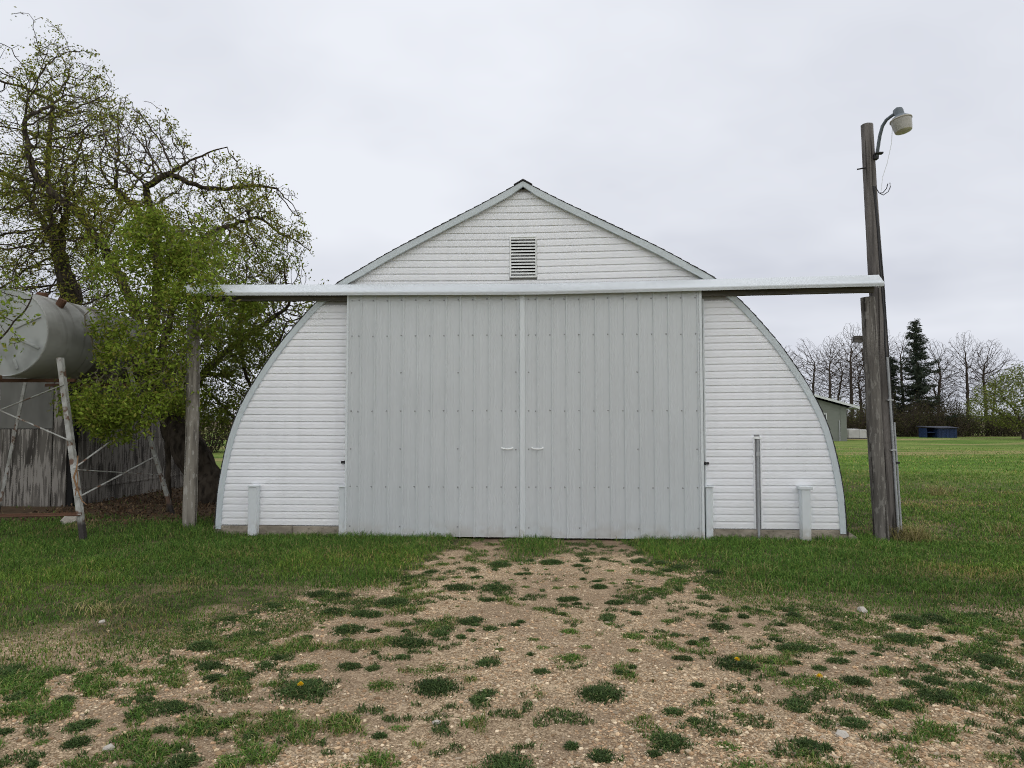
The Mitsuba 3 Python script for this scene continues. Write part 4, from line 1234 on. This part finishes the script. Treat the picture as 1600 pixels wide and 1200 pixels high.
for s in (1, -1):
    xe, xr = (25.75, ridge_x) if s > 0 else (2 * ridge_x - 25.75, ridge_x)
    a = np.array([[xe, ztop(25.75)], [xr, ztop(ridge_x)]])
    sec = np.vstack([a, a[::-1] + [0, .12]])
    vv = np.vstack([np.c_[sec[:, 0], np.full(4, y), sec[:, 1]] for y in (HY - .45, HY + 8.4)])
    fs = np.array([[0, 1, 5, 4], [1, 2, 6, 5], [2, 3, 7, 6], [3, 0, 4, 7], [0, 3, 2, 1], [4, 5, 6, 7]])
    r_ = add('roof', (vv, fs), 'mat_blue_roof', house)
    sec = np.vstack([a + [0, -.06], a[::-1] + [0, .13]])
    vv = np.vstack([np.c_[sec[:, 0], np.full(4, y), sec[:, 1]] for y in (HY - .50, HY - .452)])
    add('rake_board', (vv, fs), 'mat_house_trim', r_)
add('eave_fascia', box(25.66, 25.79, HY - .48, HY + 8.4, ztop(25.75) - .09, ztop(25.75) + .14), 'mat_house_trim', house)
add('soffit', box(24.95, 25.66, HY - .44, HY + 8.4, ztop(25.75) + .0, ztop(25.75) + .03), 'mat_house_trim', house)
win = add('window', join([box(22.45, 23.30, HY - .07, HY - .02, 2.25, 2.33), box(22.45, 23.30, HY - .07, HY - .02, 1.12, 1.20), box(22.45, 22.53, HY - .07, HY - .02, 1.2, 2.25), box(23.22, 23.30, HY - .07, HY - .02, 1.2, 2.25)]), 'mat_house_trim', house)
add('pane', box(22.53, 23.22, HY - .05, HY - .024, 1.2, 2.25), 'mat_pane', win)
add('downpipe', tube([(24.30, HY - .07, 0), (24.30, HY - .07, 1.75)], .045, 8), 'mat_steel', house)
bl = thing('blue_shed', 'low open-fronted dark blue shed on the grass before the brush', 'shed')
def bx(x0, x1, y0, y1, z0, z1):
    return box(x0, x1, y0, y1, z0, z1, .01)
bz = -.05
add('wall', join([bx(39.25, 41.05, 63.0, 63.08, bz, .92), bx(40.97, 41.05, 63.08, 65.0, bz, .95)]), 'mat_blue', bl)
add('back_wall', join([bx(38.4, 40.97, 65.0, 65.08, bz, 1.0), bx(38.32, 38.40, 63.5, 65.0, bz, 1.0), bx(39.20, 39.28, 63.08, 65.0, bz, .9)]), 'mat_blue', bl)
rv = np.array([(38.2, 63.3, 1.06), (39.3, 62.85, .95), (41.2, 62.85, .98), (41.2, 65.3, 1.10), (38.2, 65.3, 1.12)])
rv = np.vstack([rv, rv + [0, 0, .07]])
wh = trimesh.convex.convex_hull(rv)
add('roof', (wh.vertices, wh.faces), 'mat_blue_roof', bl)
add('shelf', bx(38.42, 39.20, 63.4, 64.9, .50, .60), 'mat_blue', bl, label='paler blue shelf inside the open end')
add('batten', join([bx(39.5 + k * .42, 39.55 + k * .42, 62.975, 63.0, bz, .9) for k in range(4)]), 'mat_blue', bl)
add('door', bx(40.0, 40.3, 62.965, 63.0, bz + .05, .78), 'mat_blue', bl)
tote = thing('white_tote', 'grimy white plastic tote beside the brush, left of the light pole', 'tote')
add('body', box(27.55, 28.55, 56.0, 57.0, .12, .98, .06), 'mat_tote', tote)
add('body_lid', box(28.58, 29.25, 56.1, 57.0, .10, .92, .05), 'mat_tote', tote, label='second, smaller white container pushed against it')
add('pallet', join([box(27.5, 29.3, 56.0, 57.0, .06, .12), box(27.5, 27.6, 56, 57, -.05, .06), box(28.3, 28.4, 56, 57, -.05, .06), box(29.2, 29.3, 56, 57, -.05, .06)]), 'mat_header', tote)

# ------------------------------------------------------------------ grass, weeds, gravel
greens = np.array([1.02, 1.14, .95]) * np.array([(.052, .104, .021), (.070, .128, .026), (.044, .088, .018), (.090, .148, .030), (.118, .165, .038)])
straw = np.array([(.30, .25, .12), (.24, .21, .09), (.20, .19, .06)])


def blades(xy, z, h, w, lean, cols, seed, sway=None):
    """Bent grass blades: five vertices and three faces each."""
    g = np.random.default_rng(seed)
    n = len(xy)
    a = g.uniform(0, 2 * np.pi, n)
    ld = np.c_[np.cos(a), np.sin(a)] * lean[:, None]
    b = g.uniform(0, 2 * np.pi, n)
    s = np.c_[np.cos(b), np.sin(b), np.zeros(n)] * (w / 2)[:, None]
    p = np.c_[xy, z - .006]
    m = p + np.c_[ld * .35, np.ones(n) * .55] * h[:, None]
    t = p + np.c_[ld * 1.0, 1.0 - .35 * np.clip(lean, 0, 1.4)] * h[:, None]
    v = np.stack([p - s, p + s, m - s * .8, m + s * .8, t], 1).reshape(-1, 3)
    k = np.arange(n)[:, None] * 5
    f = np.vstack([k + [0, 1, 3], k + [0, 3, 2], k + [2, 3, 4]])
    return (v, f), np.repeat(cols, 5, 0)


def pick_cols(n, g, dry, tint=1.0):
    c = greens[g.integers(0, len(greens), n)] * g.uniform(.75, 1.35, (n, 1)) * tint
    d = g.random(n) < dry
    c[d] = straw[g.integers(0, len(straw), d.sum())] * g.uniform(.7, 1.3, (d.sum(), 1))
    return c


def nz2(xy, s, o=0.0, octv=3, seed=1):
    return meshkit.fbm(np.c_[xy * s, np.full(len(xy), o)], octv, seed)


def outside(xy):
    """Not under the barn, the posts' feet or the shed."""
    x, y = xy[:, 0], xy[:, 1]
    return ~((np.abs(x) < 4.66) & (y > -.02) & (y < 14)) & ~((x < SX) & (x > -13.2) & (y > SY - .05) & (y < 6))


MB_V, MB_F, MB_C, cnt = [], [], [], 0


def put(mc):
    global cnt
    (v, f), c = mc
    MB_V.append(v)
    MB_F.append(f + cnt)
    MB_C.append(c)
    cnt += len(v)


g = np.random.default_rng(100)


def lawn(x0, x1, y0, y1, dens, hmin, hmax, w, seed, tint=1.0):
    g = np.random.default_rng(seed)
    n = int((x1 - x0) * (y1 - y0) * dens)
    xy = np.c_[g.uniform(x0, x1, n), g.uniform(y0, y1, n)]
    xy = xy[outside(xy)]
    B = bare(xy[:, 0], xy[:, 1], nz2(xy, 1.1, 4.0))
    thick = .55 * nz2(xy, .8, 2.0, 3, 7) + .45 * nz2(xy, 2.6, 3.0, 2, 27)
    litter = sstep(-4.9, -5.4, xy[:, 0]) * sstep(.0, .9, xy[:, 1] + (nz2(xy, 1.0, 9.) - .5) * 1.6) * sstep(9, 6, xy[:, 1])
    keep = g.random(len(xy)) < (1 - B) ** 1.3 * (.45 + .9 * thick) * (1 - .97 * litter)
    xy, B, thick = xy[keep], B[keep], thick[keep]
    n = len(xy)
    lush = np.clip(.35 + 1.9 * (thick - .40), .32, 1.35) * (1 - .75 * B)
    # longest along the foot of the barn and under the stand
    wallside = np.exp(-np.clip(-xy[:, 1], 0, 9) / .55) * (np.abs(xy[:, 0]) < 5)
    h = (hmin + (hmax - hmin) * lush * g.uniform(.35, 1.2, n)) * (1 + .5 * wallside)
    dry = sstep(.55, .78, nz2(xy, .9, 5., 3, 3)) * (1 - .6 * wallside)
    cols = pick_cols(n, g, 0.05 + .35 * dry + .25 * B, 1.0)
    band = nz2(xy, .35, 8., 3, 11)
    yel = sstep(.42, .68, nz2(xy, .6, 3., 3, 31)) * sstep(-.3, -2.0, xy[:, 1]) + .6 * sstep(4.5, 9, xy[:, 0])
    cols *= ((.80 + .7 * band) * tint)[:, None] * (1 + np.clip(yel, 0, 1)[:, None] * np.array([.38, .24, .1]))
    put(blades(xy, ground_z(xy[:, 0], xy[:, 1]), h, w * g.uniform(.7, 1.3, n), g.uniform(.1, .9, n), cols, seed + 1))


lawn(-8.2, 8.5, -6.8, -3.2, 2600, .02, .07, .0065, 1)
lawn(-9.5, 10.0, -3.2, .25, 2900, .03, .13, .007, 2)
lawn(-10.0, -4.66, .25, 6.0, 700, .03, .11, .009, 3)
lawn(4.6, 14.0, .25, 7.0, 900, .03, .12, .010, 4, 1.2)
lawn(8.5, 12.0, -5.5, 0.25, 600, .03, .10, .009, 5, 1.1)
lawn(5.0, 24.0, 7.0, 14.0, 230, .04, .13, .014, 6, 1.3)
lawn(-11, -4.7, 6.0, 24, 130, .05, .15, .020, 9, 1.25)
lawn(8.0, 32.0, 14.0, 24.0, 75, .04, .11, .022, 7, 1.35)
lawn(12.0, 40.0, 24.0, 36.0, 24, .04, .09, .03, 8, 1.25)

# short patchy growth over the gravel: it thins out gradually from the lawn to the middle of the drive
n = 780000
yy_ = g.uniform(-7.7, 0, n)
xy = np.c_[CAM[0] - .053 * (yy_ - CAM[1]) + g.uniform(-.82, .82, n) * (yy_ - CAM[1]), yy_]
B = bare(xy[:, 0], xy[:, 1], nz2(xy, 1.1, 4.0))
dist_e = np.clip(yb_any(xy[:, 0], np.clip) - xy[:, 1], 0, 9)
side = sstep(.7, 3.4, np.abs(xy[:, 0] - .45))
left_ = sstep(-.2, -2.2, xy[:, 0])
cover_ = np.clip(.15 + .48 * np.exp(-dist_e / 1.0) + .34 * side * np.exp(-dist_e / 3.0) + .16 * side + .12 * left_ + .16 * sstep(-3.6, -1.0, yy_), 0, .88)
pat = .5 * nz2(xy, 2.2, 1.0, 2, 21) + .5 * nz2(xy, 6.5, 2.0, 2, 5)
thr = .5 + .13 * np.interp(cover_, [0, .1, .25, .5, .75, .9], [2.2, 1.28, .67, 0, -.67, -1.28])
inside = sstep(-.01, .07, pat - thr)
keep = g.random(n) < B * (inside * .80 + .03) * np.interp(yy_, [-7.7, -3, 0], [.62, .85, 1.0])
xy, pat, ins = xy[keep], pat[keep], inside[keep]
n = len(xy)
dark = nz2(xy, 1.3, 7.0, 2, 41)
cols = pick_cols(n, g, .10, .9) * (.65 + .75 * dark)[:, None]
dry_ = g.random(n) < .42 * (1 - ins) + .25 * sstep(.5, .65, nz2(xy, 1.0, 12., 2, 51))
cols[dry_] = straw[g.integers(0, 3, dry_.sum())] * g.uniform(.7, 1.3, (dry_.sum(), 1))
put(blades(xy, ground_z(xy[:, 0], xy[:, 1]), (.010 + .034 * ins * dark * 2) * g.uniform(.5, 1.25, n), g.uniform(.004, .008, n), g.uniform(.3, 1.4, n), cols, 31))
# and little dark sprigs sown all over it
n = 900000
yy_ = g.uniform(-7.7, -.4, n)
xy = np.c_[CAM[0] - .053 * (yy_ - CAM[1]) + g.uniform(-.82, .82, n) * (yy_ - CAM[1]), yy_]
B = bare(xy[:, 0], xy[:, 1], nz2(xy, 1.1, 4.0))
sp = .6 * nz2(xy, 9.5, 3.0, 2, 61) + .4 * nz2(xy, 2.4, 5.0, 2, 62)
side = sstep(.6, 3.0, np.abs(xy[:, 0] - .45))
keep = g.random(n) < B * sstep(.615, .69, sp + .035 * side + .03 * sstep(-4.5, -2.0, yy_)) * np.interp(yy_, [-7.7, -3, 0], [.62, .85, 1.0])
xy, sp = xy[keep], sp[keep]
n = len(xy)
wcol = np.array([(.036, .064, .020), (.050, .084, .024), (.066, .104, .030), (.085, .125, .035)])
put(blades(xy, ground_z(xy[:, 0], xy[:, 1]), g.uniform(.012, .045, n), g.uniform(.004, .009, n), g.uniform(.2, 1.3, n), wcol[g.integers(0, 4, n)] * g.uniform(.7, 1.5, (n, 1)), 32))
add('grass', (np.vstack(MB_V), np.vstack(MB_F)), 'mat_grass', color=np.vstack(MB_C))
tag('grass', 'short green grass growing thick at the barn and thinning over the gravel', 'grass', kind='stuff')

# weed clumps standing singly on the gravel: each a plant of its own
clump_g = np.random.default_rng(55)
cand = []
for _ in range(14000):
    x, y = clump_g.uniform(-5.5, 6.2), clump_g.uniform(-7.0, -1.5)
    if abs(x - CAM[0] + .053 * (y - CAM[1])) > .76 * (y - CAM[1]):
        continue
    if bare(np.array([x]), np.array([y]), nz2(np.array([[x, y]]), 1.1, 4.0))[0] < .55:
        continue
    r = clump_g.uniform(.03, .075) if clump_g.random() < .68 else clump_g.uniform(.07, .15)
    if any((x - a) ** 2 + ((y - b) * 1.1) ** 2 < (r + c + .03) ** 2 for a, b, c in cand):
        continue
    # fewer in the open middle of the drive
    if clump_g.random() > .30 + .70 * min(abs(x - .4) / 2.5, 1):
        continue
    cand.append((x, y, r))
    if len(cand) >= 275:
        break
fixed = [(1.62, -5.36, .12), (2.10, -5.64, .17), (-1.16, -5.93, .16)]
cand = fixed + [c for c in cand if all((c[0] - a) ** 2 + (c[1] - b) ** 2 > (c[2] + r) ** 2 for a, b, r in fixed)]
weed = np.array([(.036, .064, .020), (.050, .084, .024), (.066, .104, .030), (.030, .052, .017)])
for x, y, r in cand:
    lobes = clump_g.integers(1, 4)
    lo = clump_g.normal(0, .42, (lobes, 2)) * r * [1.1, 1.0]
    lr = clump_g.uniform(.5, .9, lobes) * r
    lo[0] = 0
    thin = clump_g.random() < .35                      # some are sparse and paler
    n = int(1500 * (r / .13) ** 1.3 * (.45 if thin else 1.0)) + 120
    w_ = clump_g.integers(0, lobes, n)
    q = lo[w_] + clump_g.normal(0, .62, (n, 2)) * lr[w_][:, None]
    d = np.linalg.norm(q - lo[w_], axis=1) / lr[w_]
    xy = q + [x, y]
    hh = clump_g.uniform(.35, 1.0, n) * (.026 + .32 * r) * (.55 if thin else 1) * np.clip(1.15 - .45 * d, .25, 1)
    base_c = weed if not thin else greens * .8
    cc = base_c[clump_g.integers(0, len(base_c), n)] * clump_g.uniform(.7, 1.6, (n, 1)) * clump_g.uniform(.85, 1.35)
    dr_ = clump_g.random(n) < (.04 if not thin else .2)
    cc[dr_] = straw[0]
    m, c = blades(xy, ground_z(xy[:, 0], xy[:, 1]), hh, clump_g.uniform(.004, .010, n), clump_g.uniform(.2, 1.3, n), cc, int(clump_g.integers(1e6)))
    sd_ = 'far left' if x < -1.9 else 'left' if x < -.5 else 'middle' if x < 1.2 else 'right' if x < 2.8 else 'far right'
    dp_ = 'nearest the bottom edge' if y < -6.2 else 'near' if y < -5.2 else 'halfway to the barn' if y < -3.8 else 'closest to the barn'
    sz_ = ('small' if r < .06 else 'middling' if r < .11 else 'broad') + (' thin pale' if thin else ' dense dark')
    k = thing('weed_clump', f'{sz_} weed clump on the gravel, {sd_}, {dp_}', 'weed clump', f'{sz_} weed clumps on the gravel, {sd_}, {dp_}')
    scene[k] = mikit.ply(m, 'mat_grass', color=c)

# long dry tufts
for i, (x, y, n, h, lab) in enumerate(((5.50, .02, 420, .34, 'straw-coloured grass tuft leaning out at the foot of the light pole'), (7.2, .75, 90, .30, 'small patch of pale dry grass on the lawn right of the light pole'), (9.2, 6.3, 160, .38, 'dry straw tuft out in the grass at the right edge'),
                                        (4.93, 1.9, 60, .3, 'little dry tuft in the grass between barn corner and timber post'), (-3.55, -4.25, 160, .12, 'yellowish dry grass patch on the lawn edge at the left'), (6.9, -1.25, 90, .18, 'few pale dry stalks low on the lawn far right of the pole'))):
    q = clump_g.normal(0, .12, (n, 2)) * [1.3, .8] + [x, y]
    lean = clump_g.uniform(.4, 1.3, n)
    mm, c = blades(q, ground_z(q[:, 0], q[:, 1]), h * clump_g.uniform(.5, 1.2, n), clump_g.uniform(.004, .008, n), lean, straw[clump_g.integers(0, 3, n)] * clump_g.uniform(.7, 1.6, (n, 1)), 900 + i)
    k = add('dry_grass_tuft', mm, 'mat_grass', color=c)
    tag(k, lab, 'grass tuft')

# dandelions
for x, y, h, lab in ((1.655, -5.39, .055, 'dandelion flower standing right of the middle, at the edge of a clump'), (2.10, -5.68, .05, 'dandelion flower set in the middle of a dark weed clump'), (-1.175, -5.96, .05, 'dandelion flower on the gravel left of the middle'), (4.55, -4.55, .05, 'small dandelion far to the right in thin grass')):
    k = thing('dandelion', lab, 'dandelion')
    z = float(ground_z(np.array([x]), np.array([y]))[0])
    gg = np.random.default_rng(int(1000 * abs(x)))
    add('stem', tube([(x, y, z), (x + .004, y, z + h)], .002, 5), 'mat_twig_pale', k)
    n = 60
    a, el = gg.uniform(0, 2 * np.pi, n), gg.uniform(.15, 1.4, n)
    d = np.c_[np.cos(a) * np.cos(el), np.sin(a) * np.cos(el), np.sin(el)]
    s = np.cross(d, [0, 0, 1.0]) + 1e-6
    s /= np.linalg.norm(s, axis=1, keepdims=True)
    c0 = np.array([x + .004, y, z + h])
    v = np.stack([c0 + d * 0, c0 + d * .021 - s * .003, c0 + d * .021 + s * .003], 1).reshape(-1, 3)
    add('flower_head', (v, np.arange(3 * n).reshape(-1, 3)), 'mat_flower', k)

# gravel stones
ico = trimesh.creation.icosahedron()
IV, IF = np.array(ico.vertices), np.array(ico.faces)
pg = np.random.default_rng(66)


OV = np.array([(1, 0, 0), (-1, 0, 0), (0, 1, 0), (0, -1, 0), (0, 0, 1), (0, 0, -1.0)])
OF = np.array([(0, 2, 4), (2, 1, 4), (1, 3, 4), (3, 0, 4), (2, 0, 5), (1, 2, 5), (3, 1, 5), (0, 3, 5)])


def stones(xy, r, cols, seed, IV=IV, IF=IF):
    g = np.random.default_rng(seed)
    n = len(xy)
    k_ = len(IV)
    v = IV[None] * (1 + g.normal(0, .16 if k_ == 12 else .25, (n, k_, 1)))
    sc = np.stack([g.uniform(.8, 1.35, n), g.uniform(.7, 1.15, n), g.uniform(.4, .75, n)], 1)
    v = v * sc[:, None] * r[:, None, None]
    a = g.uniform(0, 2 * np.pi, n)
    c, s = np.cos(a)[:, None], np.sin(a)[:, None]
    v = np.stack([v[..., 0] * c - v[..., 1] * s, v[..., 0] * s + v[..., 1] * c, v[..., 2]], -1)
    z = ground_z(xy[:, 0], xy[:, 1]) + r * .16
    v += np.c_[xy, z][:, None]
    f = IF[None] + (np.arange(n) * k_)[:, None, None]
    return (v.reshape(-1, 3), f.reshape(-1, 3)), np.repeat(cols, k_, 0)


n = 150000
y = -7.4 + 6.0 * pg.uniform(0, 1, n) ** 1.6
x = CAM[0] - .053 * (y - CAM[1]) + pg.uniform(-.8, .8, n) * (y - CAM[1])
xy = np.c_[x, y]
B = bare(x, y, nz2(xy, 1.1, 4.0)) * np.clip(2.6 * (nz2(xy, 1.4, 3.0) - .22), .12, 1.2) * (1 - .6 * np.exp(-((np.abs(xy[:, 0] - .2 - .12 * (y + 1)) - .95) / .3) ** 2))
xy = xy[pg.random(n) < B]
n = len(xy)
r = np.clip(pg.lognormal(math.log(.0052), .45, n), .0028, .018)
pal = np.array([1.16, 1.04, .84]) * np.array([(.50, .41, .32), (.40, .305, .22), (.58, .51, .42), (.32, .245, .18), (.47, .35, .265), (.36, .33, .30), (.62, .57, .50), (.24, .175, .125)])
cc = pal[pg.integers(0, len(pal), n)] * pg.uniform(.65, 1.2, (n, 1))
big_ = r > .0095
m1, c1 = stones(xy[big_], r[big_], cc[big_], 5)
m2, c2 = stones(xy[~big_], r[~big_] * 1.1, cc[~big_], 6, OV, OF)
m, c = join([m1, m2]), np.vstack([c1, c2])
add('gravel_stones', m, 'mat_stone', color=c)
tag('gravel_stones', 'tan and pinkish gravel stones scattered over the bare drive', 'gravel', kind='stuff')
for x, y, r, lab in ((-6.98, .27, .16, 'flat pale stone lying by the front leg of the tank stand'), (-3.37, -4.55, .035, 'pale stone in the dry grass edge at the left'), (-1.9, -6.75, .03, 'small pale stone near the bottom of the view, left'), (3.15, -3.85, .05, 'long whitish stone on the lawn edge to the right'),
                     (-.25, -6.35, .026, 'grey-white stone on the gravel below the middle'), (1.95, -6.4, .035, 'light broken stone among the weed clumps right of the middle')):
    mm, c = stones(np.array([[x, y]]), np.array([r]), np.array([[.45, .42, .37]]), int(100 * abs(x)))
    tag(add('stone', mm, 'mat_stone', color=c), lab, 'stone')

# fallen leaves and twigs under the old tree
n = 5000
xy = np.c_[g.uniform(-8.2, -4.7, n), g.uniform(0.1, 6.0, n)]
xy = xy[outside(xy)]
n = len(xy)
pos = np.c_[xy, ground_z(xy[:, 0], xy[:, 1]) + g.uniform(.004, .03, n)]
m, c = leaf_cloud(pos, .06, ((.10, .06, .035), (.14, .09, .05), (.06, .04, .025), (.17, .12, .07)), 71, droop=0.0)
add('leaf_litter', m, 'mat_grass', color=c)
tag('leaf_litter', 'brown fallen leaves covering the shaded ground under the trees', 'leaf litter', kind='stuff')
